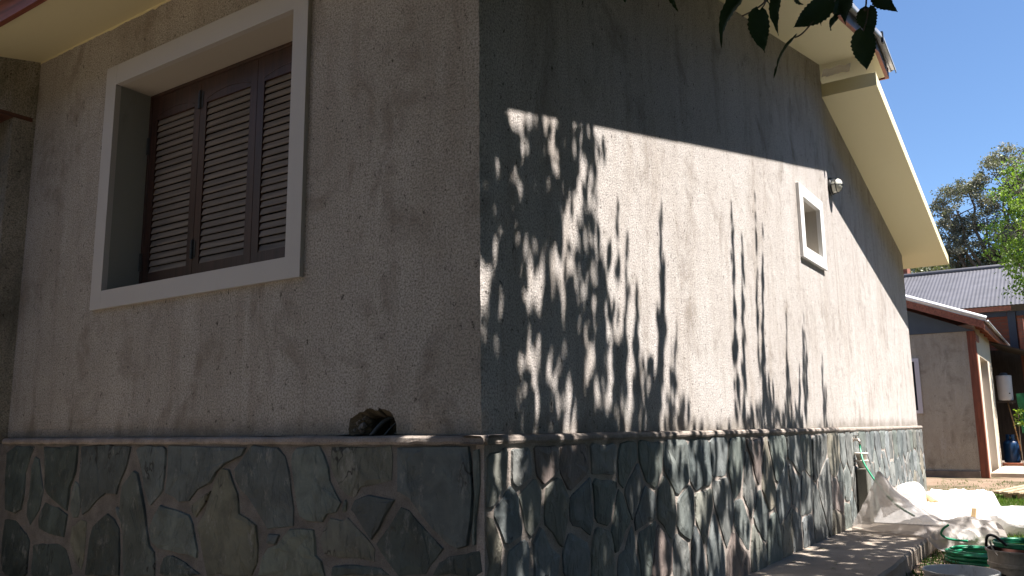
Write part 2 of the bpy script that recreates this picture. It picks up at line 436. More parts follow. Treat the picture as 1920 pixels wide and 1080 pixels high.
wk.build('walkway', M['concrete'], kind='structure', recalc=True)

# ------------------------------------------------------------------ main house
LX0, LEN = -3.454, 9.717
SOF = 3.20; SL = .2104; YR = 5.694
house = thing('house', (0, 0, 0), 'roughcast house with slate stone base, yellow eaves and shuttered window', 'house')
jx = lambda z: .004*nz(z*18, 1.3)+.003*nz(z*55, 7)
# facade (plane y=0) with window opening and broken hole
ox0, ox1, oz0, oz1 = -2.523, -1.055, 1.632, 2.811
f = MB()
HX0, HX1, HZ1 = -.72, -.36, 1.0
for x0, x1, z0, z1 in ((LX0, ox0, .855, 3.6), (ox0, ox1, .855, oz0), (ox0, ox1, oz1, 3.6), (ox1, -.80, .855, 3.6), (-.80, -.05, HZ1, 3.6), (-.80, HX0, .855, HZ1), (HX1, -.05, .855, HZ1)):
    f.quad((x0, 0, z0), (x1, 0, z0), (x1, 0, z1), (x0, 0, z1))
zs_ = [.855+i*.02 for i in range(138)]
f.add([(-.05, 0, z) for z in zs_]+[(jx(z)-.004, 0, z) for z in zs_], [(i, 138+i, 139+i, i+1) for i in range(137)])
# ring around the hole
hole = [(-.66, .857), (-.668, .885), (-.655, .912), (-.63, .935), (-.60, .945), (-.565, .962), (-.53, .955), (-.50, .962), (-.465, .952), (-.44, .948), (-.418, .925), (-.405, .895), (-.41, .87), (-.418, .857)]
def fine(p, k=3): return [tuple(Vector(p[i]).lerp(Vector(p[i+1]), e/k)) for i in range(len(p)-1) for e in range(k)]+[tuple(p[-1])]
hole = fine([(x, 0, z) for x, z in hole])
hv = [(x+.012*nz(x*38, z*38, 1), 0, max(.857, z+.013*nz(x*42, z*42, 3))) for x, _, z in hole]
rect = [(HX0, 0, .857), (HX0, 0, .885), (HX0, 0, .93), (HX0, 0, HZ1), (-.66, 0, HZ1), (-.60, 0, HZ1), (-.54, 0, HZ1), (-.50, 0, HZ1), (-.46, 0, HZ1), (-.42, 0, HZ1), (HX1, 0, HZ1), (HX1, 0, .93), (HX1, 0, .885), (HX1, 0, .857)]
rect = fine(rect)
n = len(hv)
f.add(rect+hv, [(i, i+1, n+i+1, n+i)[::-1] for i in range(n-1)])
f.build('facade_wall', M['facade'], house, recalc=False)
hb = MB()
mid = [(x*.86+(-.53)*.14+.006*nz(i, 9), .05+.012*nz(i*.9, 4), .857+(z-.857)*.72) for i, (x, _, z) in enumerate(hv)]
mid = [(max(m[0], -.585), m[1], m[2]) for m in mid]
back = [(m[0], .16, m[2]) for m in mid]
hb.add(hv+mid+back, [(i, i+1, n+i+1, n+i) for i in range(n-1)]+[(n+i, n+i+1, 2*n+i+1, 2*n+i) for i in range(n-1)])
hb.quad((-.68, 0, .8565), (-.40, 0, .8565), (-.40, .16, .8565), (-.68, .16, .8565))
hb.quad((-.68, .16, .85), (-.40, .16, .85), (-.40, .16, 1.0), (-.68, .16, 1.0))
hb.build('broken_hole', M['rubble'], house, label='broken hole in the plaster just above the ledge')
for i, (a, b) in enumerate(((-.535, .010), (-.485, .007), (-.455, .006))):
    c = MB(); c.tube([(a-.03+.075*u*(1+.2*i), .025+.02*i+.06*u, .850+.075*sin(u*1.7)) for u in [k/9 for k in range(10)]], b*(.9 if i == 0 else .6), 8)
    c.build('conduit', M['conduit'], house, smooth=True)
r = MB()
for k in range(26):
    x = rnd(-.665, -.60); z = rnd(.86, .93); s = rnd(.006, .016)
    r.lathe([(0, -s), (s*.8, -s*.6), (s, 0), (s*.7, s*.6), (0, s)], (x, rnd(.015, .045), z), 2, 6)
r.build('rubble', M['mortar'], house, kind='stuff')

# gable wall x=0
zr = SOF+SL*YR
gw = MB()
sy0, sy1, sz0, sz1 = 4.585, 5.150, 2.353, 2.790
zt = lambda y: (SOF+SL*y if y < YR else (4.21-.2282*(y-5.697))) + .02
cols = [.05, sy0, sy1, YR, YR+.001, LEN]
for a, b in zip(cols[:-1], cols[1:]):
    if b-a < .01: continue
    if a == sy0:
        gw.quad((0, a, .855), (0, b, .855), (0, b, sz0), (0, a, sz0)); gw.quad((0, a, sz1), (0, b, sz1), (0, b, zt(b)), (0, a, zt(a)))
    else: gw.quad((0, a, .855), (0, b, .855), (0, b, zt(b-.0005)), (0, a, zt(a+.0005)))
gw.add([(jx(z)-.004, 0, z) for z in zs_]+[(0, .05, z) for z in zs_], [(i, 138+i, 139+i, i+1) for i in range(137)])
gw.quad((0, LEN, .855), (-4, LEN, .855), (-4, LEN, 3.12), (0, LEN, 3.12))
gw.build('gable_wall', M['wall'], house)
# body under the stone line and the rear, closing the volume
bd = MB(); bd.box(-6.0, -.24, .26, LEN-.1, -.2, 3.0); bd.build('inner_shell', M['dark'], house)

# stone base: mortar backing + individual stones
sb = MB()
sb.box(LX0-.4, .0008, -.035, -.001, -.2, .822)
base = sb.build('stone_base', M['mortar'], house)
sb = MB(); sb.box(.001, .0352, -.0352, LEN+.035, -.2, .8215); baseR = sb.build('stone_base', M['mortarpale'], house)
STONECOL = [(.118, .130, .128), (.098, .112, .115), (.130, .142, .146), (.138, .140, .126), (.110, .124, .116), (.158, .166, .164), (.135, .138, .136)]
def chaikin(p):
    o = []
    for i in range(len(p)):
        a, b = p[i], p[(i+1) % len(p)]
        o += [(a[0]*.88+b[0]*.12, a[1]*.88+b[1]*.12), (a[0]*.12+b[0]*.88, a[1]*.12+b[1]*.88)]
    return o
nstone = 0
def stone(poly, mapf, col=None, proud=None, shrink=0.):
    global nstone
    if len(poly) < 3: return
    A = sum(poly[i][0]*poly[(i+1) % len(poly)][1]-poly[(i+1) % len(poly)][0]*poly[i][1] for i in range(len(poly)))
    if abs(A) < .0012: return
    if A < 0: poly = poly[::-1]
    if len(poly) < 9: poly = chaikin(poly)
    # break long edges and chip the outline
    q = []
    for i in range(len(poly)):
        a, b = Vector(poly[i]), Vector(poly[(i+1) % len(poly)]); L = (b-a).length; k = max(1, min(4, int(L/.055)))
        for e in range(k): q.append(tuple(a.lerp(b, e/k)))
    poly = q
    cx = sum(p[0] for p in poly)/len(poly); cy = sum(p[1] for p in poly)/len(poly); sd_ = random.random()*90
    def sh(p, d):
        v = Vector((p[0]-cx, p[1]-cy)); l = v.length
        k = max(.3, 1-d/max(l, .001)); return (cx+v.x*k, cy+v.y*k)
    poly = [sh((p[0]+.010*nz(p[0]*21, p[1]*21, sd_), p[1]+.010*nz(p[0]*21, p[1]*21, sd_+5)), shrink*(1+1.2*nz(p[0]*9, p[1]*9, sd_))) for p in poly]
    h = proud or rnd(.004, .010); ta, tb = rnd(-.022, .022), rnd(-.022, .022); n = len(poly)
    hh = lambda a, b: max(.002, h+ta*(a-cx)+tb*(b-cy)+.006*nz(a*16, b*16, sd_))
    o = [mapf(a, b, -.004) for a, b in poly]
    q = [sh(p, .003+.009*abs(nz(p[0]*30, p[1]*30, sd_))) for p in poly]; i1 = [mapf(a, b, hh(a, b)*.9) for a, b in q]
    q2 = [sh(p, .034) for p in poly]; i2 = [mapf(a, b, hh(a, b)+.002) for a, b in q2]; c0 = [mapf(cx, cy, hh(cx, cy)+.001)]
    m = MB(); m.add(o+i1+i2+c0, [(i, (i+1) % n, n+(i+1) % n, n+i) for i in range(n)]+[(n+i, n+(i+1) % n, 2*n+(i+1) % n, 2*n+i) for i in range(n)]+[(2*n+i, 2*n+(i+1) % n, 3*n) for i in range(n)])
    c = col or random.choice(STONECOL); k = rnd(.78, 1.25)
    m.build('stone', M['stone'], base if mapf is mapL else baseR, tint=tuple(q*k for q in c)); nstone += 1
mapL = lambda a, b, d: (a, -.035-d, b)
mapR = lambda a, b, d: (.035+d, a, b)
OL = (.112, .112, .086); PA = (.150, .152, .128); GR = (.058, .074, .070); BL = (.080, .095, .097); LG = (.098, .116, .108)
L7 = [
 ([(58,190),(120,140),(255,140),(225,210),(190,330),(180,480),(160,605),(110,622),(45,600),(45,450)], GR),
 ([(265,215),(290,225),(320,460),(290,600),(240,690),(215,715),(192,650),(197,560),(225,420),(237,290)], GR),
 ([(322,142),(575,138),(555,330),(510,450),(492,608),(440,570),(342,488),(327,440),(327,250)], GR),
 ([(330,537),(430,580),(493,640),(488,700),(468,798),(420,788),(350,778),(283,740),(278,670),(302,600)], GR),
 ([(592,138),(790,132),(953,138),(922,290),(868,420),(848,488),(770,493),(700,530),(650,606),(604,636),(588,540),(580,380),(590,250)], BL),
 ([(545,395),(572,400),(588,560),(568,655),(530,665),(507,600),(517,480)], LG),
 ([(42,655),(120,684),(188,762),(220,830),(210,950),(203,1080),(20,1080),(10,800)], GR),
 ([(248,862),(320,842),(430,842),(486,882),(508,960),(530,1080),(228,1080),(242,950)], GR),
 ([(520,720),(598,664),(636,692),(622,820),(608,950),(588,1035),(562,1018),(532,920),(512,830)], OL),
 ([(780,628),(838,664),(866,742),(872,900),(868,1080),(624,1080),(642,880),(672,722),(720,674)], GR),
 ([(980,312),(1008,332),(1038,480),(1057,600),(1067,720),(1088,860),(1118,902),(1128,1080),(892,1080),(893,880),(887,760),(864,640),(884,520),(893,420),(932,372)], LG),
 ([(840,572),(872,592),(878,676),(852,640)], BL),
 ([(987,138),(1213,138),(1203,300),(1183,478),(1100,576),(1078,568),(1053,450),(1023,310)], BL),
 ([(1226,138),(1785,150),(1755,208),(1640,268),(1568,328),(1528,416),(1430,456),(1370,535),(1292,555),(1262,508),(1198,478),(1217,300)], BL),
 ([(1162,562),(1278,602),(1373,642),(1398,700),(1418,800),(1438,900),(1436,955),(1360,926),(1240,896),(1152,886),(1104,828),(1088,730),(1122,642)], LG),
 ([(1612,307),(1655,315),(1698,390),(1723,500),(1738,620),(1800,662),(1858,702),(1880,860),(1866,980),(1828,1080),(1503,1080),(1472,950),(1443,800),(1433,720),(1483,620),(1523,500),(1563,380)], OL),
 ([(1372,572),(1536,454),(1500,540),(1422,656),(1397,638)], OL),
 ([(1193,934),(1250,934),(1360,992),(1465,1080),(1153,1080),(1168,1000)], GR),
]
for p, c in L7:
    q = [at(1, -.035, x/3.856, 800+y/3.856) for x, y in p]; stone([(v.x, v.z) for v in q], mapL, c)
L8 = [
 ([(130,138),(320,142),(372,210),(402,330),(422,480),(437,600),(432,718),(330,742),(238,742),(192,660),(142,560),(45,450),(5,380),(8,300),(90,180)], BL),
 ([(452,142),(610,138),(658,190),(682,290),(688,380),(737,480),(776,550),(738,618),(680,636),(638,686),(540,676),(472,656),(453,560),(433,400),(414,250),(424,190)], LG),
 ([(702,147),(1138,142),(1148,220),(1147,398),(1000,417),(920,447),(880,497),(860,517),(812,497),(763,448),(703,330),(693,230)], (.14,.145,.12)),
 ([(1182,142),(1690,133),(1716,250),(1726,500),(1716,700),(1686,857),(1620,886),(1542,856),(1433,748),(1333,618),(1262,518),(1183,468),(1173,330)], BL),
 ([(1722,152),(1780,152),(1776,450),(1757,700),(1738,860),(1714,857),(1742,600),(1742,350)], LG),
 ([(238,777),(337,773),(298,848),(238,857)], BL),
 ([(402,747),(578,738),(597,830),(597,930),(637,970),(657,1080),(174,1080),(203,950),(233,872),(302,862),(362,782)], (.13,.145,.12)),
 ([(692,658),(790,664),(820,643),(898,732),(978,822),(1022,892),(1017,986),(900,966),(760,946),(642,926),(623,820),(643,732)], PA),
 ([(800,517),(822,540),(817,618),(790,626),(768,605)], LG),
 ([(872,542),(960,474),(1100,514),(1166,533),(1097,640),(1000,826),(922,720),(863,640),(834,602)], BL),
 ([(1014,850),(1102,722),(1202,574),(1260,594),(1338,692),(1428,792),(1516,882),(1497,930),(1438,998),(1388,1080),(1184,1080),(1104,978),(1044,900)], GR),
 ([(1797,897),(1797,1080),(1424,1080),(1482,982),(1560,934),(1680,904)], GR),
 ([(712,1003),(850,988),(1050,1013),(1136,1080),(693,1080)], GR),
]
for p, c in L8:
    q = [at(1, -.035, 440+x/3.856, 800+y/3.856) for x, y in p]; stone([(v.x, v.z) for v in q], mapL, c)
def voronoi(seeds, x0, x1, z0, z1, asp=1.):
    out = []
    for i, s in enumerate(seeds):
        poly = [(x0, z0), (x1, z0), (x1, z1), (x0, z1)]
        near = sorted((( (t[0]-s[0])**2+((t[1]-s[1])*asp)**2, t) for j, t in enumerate(seeds) if j != i))[:22]
        for _, t in near:
            nx, nz_ = t[0]-s[0], (t[1]-s[1])*asp*asp; mx, mz = (t[0]+s[0])/2, (t[1]+s[1])/2
            q = []
            for k in range(len(poly)):
                a, b = poly[k], poly[(k+1) % len(poly)]
                da = (a[0]-mx)*nx+(a[1]-mz)*nz_; db = (b[0]-mx)*nx+(b[1]-mz)*nz_
                if da <= 0: q.append(a)
                if da*db < 0:
                    u = da/(da-db); q.append((a[0]+(b[0]-a[0])*u, a[1]+(b[1]-a[1])*u))
            poly = q
            if len(poly) < 3: break
        out.append(poly)
    return out
# lower row of the facade below the traced stones
sd = [(-3.25+i*.31+rnd(-.06, .06), .08+rnd(-.04, .04)) for i in range(11)]
for p in voronoi(sd, -3.42, .03, -.05, .165):
    if len(p) > 2 and sum(q[0] for q in p)/len(p) > -2.35: stone(p, mapL, None, None, .012)
# gable side: seeds where the photographed stones sit, then a freer pattern farther along
Z8 = [(170,330),(300,330),(400,270),(540,300),(690,290),(800,320),(895,300),(1030,330),(1140,300),(1235,270),(1310,330),(1410,290),(1500,280),(1600,280),(1700,270),(1790,240),
      (250,600),(330,520),(450,560),(580,560),(690,500),(760,620),(880,560),(830,430),(985,560),(1070,600),(1160,600),(1250,510),(1345,620),(1430,600),(1540,500),(1640,500),(1730,460),(1800,500),
      (150,780),(270,800),(400,760),(560,760),(680,760),(800,760),(890,680),(960,740),(1060,760),(1130,740),(1200,700),(1330,790),(1420,730),(1490,730),(1560,650),(1650,640),(1710,600)]
sd = []
for x, y in Z8:
    v = at(0, .035, 860+x/2.526, 740+y/2.526)
    if v.y < 5.0: sd.append((v.y, v.z))
for i in range(15):
    for j in range(4):
        y = .1+i*.3+rnd(-.12, .12); z = .09+j*.2+rnd(-.08, .08)
        if all((a-y)**2+((b-z)*.85)**2 > .035 for a, b in sd): sd.append((y, z))
for i in range(19):
    for j in range(3):
        sd.append((5.02+(i+(.5 if j % 2 else 0))*.255+rnd(-.08, .08), .13+j*.27+rnd(-.09, .09)))
RC = [tuple(q*1.12 for q in k) for k in STONECOL]*2+[(.18, .145, .135), (.165, .178, .186), (.15, .163, .172), (.18, .165, .135)]
for p in voronoi(sd, -.033, LEN+.03, -.02, .818, .8): stone(p, mapR, random.choice(RC), None, random.choice((.004, .006, .009, .013, .020)))

# ledge
le = MB()
def ledge_run(a0, a1, fn, step=.045):
    n = int((a1-a0)/step); V = []
    for i in range(n+1):
        a = a0+(a1-a0)*i/n
        d = .050+.007*nz(a*2.3, 8)+.004*nz(a*11, 1); zb = .821+.006*nz(a*3.1, 4)+.005*nz(a*14, 6); ztop = .852+.003*nz(a*4, 3)
        V += [fn(a, -.06, zb+.004), fn(a, d-.004, zb), fn(a, d, zb+.010), fn(a, d-.003, ztop-.008), fn(a, d-.014, ztop), fn(a, -.06, ztop+.004)]
    le.add(V, [(i*6+k, i*6+k+1, (i+1)*6+k+1, (i+1)*6+k) for i in range(n) for k in range(5)])
ledge_run(-3.41, .060, lambda a, d, z: (a, -d, z)); ledge_run(-.0605, LEN+.05, lambda a, d, z: (d, a, z))
le.build('ledge', M['ledge'], house, smooth=False, recalc=False)

# big window: trim, reveals, shutters
wt = MB()
tx0, tx1, tz0, tz1, T = -2.624, -.957, 1.534, 2.928, -.022
wt.box(tx0, ox0, T, .01, tz0, tz1); wt.box(ox1, tx1, T, .01, tz0, tz1)
wt.box(ox0, ox1, T+.0005, .01, tz0, oz0); wt.box(ox0, ox1, T+.0005, .01, oz1, tz1)
wt.build('window_trim', M['primer'], house, label='white painted frame round the shuttered window')
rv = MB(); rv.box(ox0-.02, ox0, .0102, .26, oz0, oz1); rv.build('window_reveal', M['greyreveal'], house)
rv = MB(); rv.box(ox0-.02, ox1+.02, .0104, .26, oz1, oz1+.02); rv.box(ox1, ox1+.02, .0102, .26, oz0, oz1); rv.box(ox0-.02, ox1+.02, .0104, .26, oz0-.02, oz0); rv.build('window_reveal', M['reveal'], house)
bk = MB(); bk.box(ox0-.1, ox1+.1, .262, .28, oz0-.1, oz1+.1); bk.build('window_back', M['dark'], house)
SY = .195
fm = MB(); fm.box(ox0, ox0+.022, SY-.004, SY+.06, oz0, oz1); fm.box(ox1-.022, ox1, SY-.004, SY+.06, oz0, oz1); fm.box(ox0+.022, ox1-.022, SY-.004, SY+.06, oz1-.02, oz1); fm.box(ox0+.022, ox1-.022, SY-.004, SY+.06, oz0, oz0+.02)
fm.build('shutter_frame', M['shutter'], house, bevel=.002)
bounds = [(ox0+.024, -2.047), (-2.043, -1.571), (-1.567, ox1-.024)]
for bi, (a, b) in enumerate(bounds):
    s0, s1 = a+.052, b-.052; z0, z1 = oz0+.022, oz1-.022; sl0, sl1 = 1.752, 2.655
    m = MB(); m.box(a, s0, SY, SY+.035, z0, z1); m.box(s1, b, SY, SY+.035, z0, z1); m.box(s0, s1, SY+.0005, SY+.0345, z0, sl0)
    # top rail with arched lower edge
    N = 14; up = []
    for k in range(N+1):
        u = k/N; x = s0+(s1-s0)*u; up.append((x, sl1+.030*sin(pi*u)**.8-.004))
    m.box(s0, s1, SY+.0005, SY+.0345, sl1-.004, z1)
    sh = m.build('shutter', M['shutter'], house)
    mo = MB(); mo.tube([(x, SY, z+.018) for x, z in up], .0025, 5); mo.build('arch_moulding', M['shutter'], sh, smooth=True)
    n = 24; p = (sl1-sl0)/n; me = None
    for k in range(n):
        zc = sl0+(k+.5)*p; q = MB()
        # tilted slat with rounded front edge, outer side lower
        yo, yi = SY+.004, SY+.034
        pr = [(yo, zc-.0165), (yo+.003, zc-.0185), (yi, zc-.004), (yi, zc+.018), (yo+.013, zc+.0165), (yo+.009, zc+.0135)]
        dz = rnd(-.0008, .0008); q.prism([(s0-.004, y_, z_+dz) for y_, z_ in pr], (s1-s0+.008, 0, 0)); q.build('slat', M['slat'], sh, recalc=True)
    ha = {0: s1+.05, 1: None, 2: None}[bi]
    if ha:
        for zc in (2.675, 1.835):
            h = MB(); h.tube([(b+.002, SY-.006, zc-.052), (b+.002, SY-.006, zc+.052)], .008, 8)
            for q in (-.03, 0, .03): h.tube([(b+.002, SY-.006, zc+q-.003), (b+.002, SY-.006, zc+q+.003)], .0095, 8)
            h.box(b-.022, b+.026, SY-.003, SY-.0005, zc-.045, zc+.045); h.build('hinge', M['darkmetal'], sh)
for zc in (2.50, 1.82):
    h = MB(); h.tube([(ox0+.012, SY-.008, zc-.05), (ox0+.012, SY-.008, zc+.05)], .009, 8); h.build('hinge', M['darkmetal'], house)

# small window in the gable wall
sw = MB(); b = .109; P = .028
sw.box(-.01, P, sy0-b, sy0, sz0-b+.008, sz1+b-.008); sw.box(-.01, P, sy1, sy1+b, sz0-b+.008, sz1+b-.008)
sw.box(-.01, P-.0005, sy0, sy1, sz0-b+.008, sz0); sw.box(-.01, P-.0005, sy0, sy1, sz1, sz1+b-.008)
sw.build('small_window_trim', M['white'], house, label='white frame of the small square window', bevel=.002)
sr = MB(); sr.box(-.24, -.0102, sy0-.02, sy0, sz0, sz1); sr.box(-.24, -.0102, sy1, sy1+.02, sz0, sz1); sr.box(-.24, -.0104, sy0-.02, sy1+.02, sz1, sz1+.02); sr.box(-.24, -.0104, sy0-.02, sy1+.02, sz0-.02, sz0)
sr.build('small_window_reveal', M['reveal'], house)
sp_ = MB(); sp_.box(-.235, -.225, sy0+.04, sy1-.04, sz0+.04, sz1-.04); sp_.build('window_pane', M['glass'], house)
sp_ = MB(); sp_.box(-.24, -.22, sy0, sy0+.04, sz0, sz1); sp_.box(-.24, -.22, sy1-.04, sy1, sz0, sz1); sp_.box(-.24, -.2205, sy0+.04, sy1-.04, sz0, sz0+.04); sp_.box(-.24, -.2205, sy0+.04, sy1-.04, sz1-.04, sz1); sp_.build('window_sash', M['white'], house)

# roof over the near half: soffit slab, ridge, short tail
OV, YE, YT = .515, -.47, 6.15
zs = lambda y: SOF+SL*y if y <= YR else zr-SL*(y-YR)
so_ = MB()
so_.prism([(OV, YE, zs(YE)), (OV, YR, zr), (OV, YT, zs(YT)), (OV, YT, zs(YT)+.05), (OV, YR, zr+.05), (OV, YE, zs(YE)+.05)], (-(OV+6.5), 0, 0))
so_.build('soffit', M['yellow'], house, recalc=True)
fa = MB()
fa.box(-6.5, OV+.02, YE-.030, YE-.001, zs(YE)-.012, zs(YE)+.15)
fa.build('fascia', M['fascia'], house, label='dark red timber fascia at the front eave')
vf = MB(); w = .032
def verge(x0, x1, lo, hi, mat, name, lab=None):
    m = MB(); m.prism([(x0, YE-.03, zs(YE)+lo), (x0, YR, zr+lo), (x0, YT+.01, zs(YT)+lo), (x0, YT+.01, zs(YT)+hi), (x0, YR, zr+hi), (x0, YE-.03, zs(YE)+hi)], (x1-x0, 0, 0)); return m.build(name, M[mat], house, recalc=True, label=lab)
verge(OV+.001, OV+.034, -.012, .012, 'redwood', 'verge_batten', 'thin red batten under the verge board')
verge(OV+.002, OV+.030, .013, .115, 'purple', 'verge_board', 'weathered grey board along the verge')
vt = MB(); vt.box(-6.5, OV+.034, YT+.011, YT+.035, zs(YT)-.012, zs(YT)+.10); vt.build('fascia', M['redwood'], house, label='red board closing the tail of the upper roof')
# corrugated sheets: barge end pieces overlap
def corr(yA, yB, zA, zB, x0, x1, off, name, mat, pitch=.076, amp=.009, thick=.003):
    m = MB(); nx = int((x1-x0)/pitch*8); d = Vector((0, yB-yA, zB-zA)); nrm = Vector((0, -(zB-zA), yB-yA)).normalized()
    def pt(i, y, z, o): 
        x = x0+(x1-x0)*i/nx; return Vector((x, y, z))+nrm*(o+amp*cos(2*pi*(x-x1)/pitch))
    for o in (off, off+thick):
        V = [pt(i, yA, zA, o) for i in range(nx+1)]+[pt(i, yB, zB, o) for i in range(nx+1)]
        m.add(V, [(i, i+1, nx+2+i, nx+1+i) for i in range(nx)])
    return m.build(name, M[mat], house, smooth=True)
corr(YE-.09, YR, zs(YE)-.02, zr, -.8, OV+.07, .132, 'roof_sheet', 'galv')
corr(YR-.01, YT+.13, zr, zs(YT)-.027, -.8, OV+.07, .139, 'roof_sheet', 'galv')
corr(YE-.09, YR, zs(YE)-.02, zr, -6.5, -.8, .132, 'roof_sheet', 'galv'); corr(YR-.01, YT+.13, zr, zs(YT)-.027, -6.5, -.8, .139, 'roof_sheet', 'galv')
def capbar(yA, zA, yB, zB, lift):
    m = MB(); x1 = OV+.088; o = lift
    prof = [(x1-.10, .145+o), (x1-.012, .150+o), (x1, .140+o), (x1+.003, .098+o), (x1-.004, .090+o), (x1-.006, .132+o), (x1-.10, .135+o)]
    m.prism([(x, yA, zA+h) for x, h in prof], (0, yB-yA, zB-zA)); return m.build('verge_flashing', M['galv'], house, recalc=True)
capbar(YE-.1, zs(YE)-.021, 2.0, zs(2.0), 0); capbar(1.9, zs(1.9), 4.35, zs(4.35), .004); capbar(4.25, zs(4.25), YR, zr, 0); capbar(YR-.04, zr-.005, YT+.14, zs(YT)-.03, .008)
rb = MB(); rb.box(OV+.078, OV+.0975, YR-.10, YR-.06, zr+.03, zr+.14); rb.build('flashing_strap', M['black'], house)
# lower rear roof slab
YL0, OS = 5.697, .505
ls = lambda y: 4.063-.2282*(y-YL0)
zc_ = ls(LEN)
m = MB()
pr = [(YL0, 4.063), (LEN, zc_), (10.25, 3.045), (10.25, 3.165), (LEN, zc_+.125), (YL0, 4.194)]
m.prism([(OS, y, z) for y, z in pr], (-(OS+6), 0, 0)); m.build('rear_roof_slab', M['yellow'], house, recalc=True, label='pale yellow painted slab of the lower rear roof')
rt = MB()
def rtile(u, v):
    y = YL0+.03+(10.27-YL0)*u; x = OS-.02-(.9)*v
    zz = (ls(y)+.131 if y < LEN else zc_+.131-(y-LEN)*.19)
    return (x+.010*nz(y*9, 2)+.008*sin(y*2*pi/.33), y, zz+.012+.012*abs(sin(y*pi/.33)))
rt.grid(rtile, 160, 6); rt.build('roof_tiles', M['potwhite'], house, kind='stuff')
st = MB(); st.box(.001, .30, YR+.03, YL0+.025, zr-.30, zr-.08)
# ragged paint lines where the soffit meets the wall
rp = MB(); V = []
nn = 120
for i in range(nn+1):
    x = LX0+(0.0-LX0)*i/nn; V += [(x, -.0025, SOF+.002), (x, -.0025, SOF-.012-.012*abs(nz(x*7))-.008*nz(x*30, 2))]
rp.add(V, [(2*i, 2*i+1, 2*i+3, 2*i+2) for i in range(nn)])
rp.build('paint_edge', M['yellow'], house)
# clear plastic strip still hanging in the corner under the ridge
pl = MB(); pl.grid(lambda u, v: (.02+.26*u, YR+.06-.1*v+.01*sin(u*9), zr-.03-.12*v+.02*nz(u*6, v*5)), 10, 6); pl.build('plastic_wrap', M['film'], house, smooth=True)

# left wing wall with doorway
wg = MB()
y0 = -.135
wv = [(LX0, .0, z) for z in ()]
nzs = 60; V = []
for i in range(nzs+1):
    z = -.15+(2.80+.15)*i/nzs; V += [(LX0, .0, z), (LX0, y0+.02*nz(z*3, 4)+.012*nz(z*13, 2), z), (LX0-.2, y0+.02*nz(z*3, 4), z)]
wg.add(V, [(3*i+k, 3*i+k+1, 3*i+k+4, 3*i+k+3) for i in range(nzs) for k in range(2)])
wg.quad((LX0, 0, 2.80), (LX0, -1.5, 2.80), (LX0, -1.5, 3.30), (LX0, 0, 3.30)); wg.box(LX0-.25, LX0-.001, -1.5, -1.05, -.15, 3.3)
wg.quad((LX0, -1.5, 2.80), (LX0, -.1, 2.80), (LX0-.2, -.1, 2.80), (LX0-.2, -1.5, 2.80))
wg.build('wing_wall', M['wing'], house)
lt = MB(); lt.box(LX0-.19, LX0+.002, -1.1, -.02, 2.795, 2.822); lt.build('door_lintel', M['lintel'], house)
dk = MB(); dk.box(LX0-1.6, LX0-.21, -2.0, -.02, -.15, 3.0); 
dk.build('doorway_room', M['dark'], house)

# wall lamp
lamp = thing('wall_lamp', (0, 5.73, 3.155), 'round white bulkhead lamp on the gable wall beside the small window', 'lamp')
m = MB(); m.lathe([(0, .001), (.085, .001), (.088, .02), (.080, .032), (0, .032)], (0, 5.73, 3.155), 0, 24); m.build('lamp_base', M['darkmetal'], lamp, smooth=True)
m = MB(); m.lathe([(.074, .030), (.074, .055), (.066, .085), (.046, .108), (.022, .118), (0, .12)], (0, 5.73, 3.155), 0, 24); m.build('lamp_glass', M['lampglass'], lamp, smooth=True)
m = MB()
for a in (0, pi/2): m.tube([(.028+.096*sin(t), 5.73+.079*cos(t)*cos(a), 3.155+.079*cos(t)*sin(a)) for t in [pi*k/14 for k in range(15)]], .004, 5)
m.tube([(.07, 5.73+.075*cos(t), 3.155+.075*sin(t)) for t in [2*pi*k/20 for k in range(21)]], .004, 5, False); m.build('lamp_guard', M['darkmetal'], lamp, smooth=True)

# ------------------------------------------------------------------ small outbuilding (casita)
CY, CX = 14.0, .415
cas = thing('outbuilding', (CX, CY, -.06), 'small beige gabled outbuilding with red corner post behind the main house', 'outbuilding')
m = MB(); WZ1, WZ0, WX1 = 2.04, 1.06, -.51
for x0, x1, z0, z1 in ((-4, -1.5, -.2, 2.47), (-1.5, WX1, -.2, WZ0), (-1.5, WX1, WZ1, 2.47), (WX1, .30, -.2, 2.47)): m.box(x0, x1, CY, CY+.2, z0, z1)
m.build('front_wall', M['casita'], cas)
m = MB(); m.prism([(.42, CY-.02, 2.472), (-1.8, CY-.02, 3.42), (-4, CY-.02, 2.472)], (0, .06, 0)); m.build('gable_panel', M['bluegrey'], cas, label='blue grey panel filling the gable end')
m = MB(); m.box(.292, CX+.004, CY-.022, CY+.13, -.12, 2.4715); m.build('corner_post', M['redpost'], cas, bevel=.006, label='red timber corner post')
m = MB(); m.box(CX-.10, CX+.02, CY-.02, CY+.5, 2.30, 2.42); m.build('bracket', M['redwood'], cas)
m = MB(); m.box(-4, .290, CY-.035, CY-.001, -.2, .07); m.build('skirting', M['skirt'], cas, bevel=.004)
wf = MB(); wf.box(-1.5, WX1, CY-.02, CY+.06, WZ1-.055, WZ1); wf.box(-1.5, WX1, CY-.02, CY+.06, WZ0, WZ0+.055); wf.box(WX1-.075, WX1, CY-.0195, CY+.06, WZ0+.055, WZ1-.055); wf.box(-1.5, -1.43, CY-.0195, CY+.06, WZ0+.055, WZ1-.055); wf.box(-1.03, -.98, CY-.0195, CY+.06, WZ0+.055, WZ1-.055)
wfo = wf.build('window', M['tank'], cas); m = MB(); m.box(-1.43, WX1-.075, CY+.02, CY+.03, WZ0+.055, WZ1-.055); m.build('pane', M['glass'], wfo)
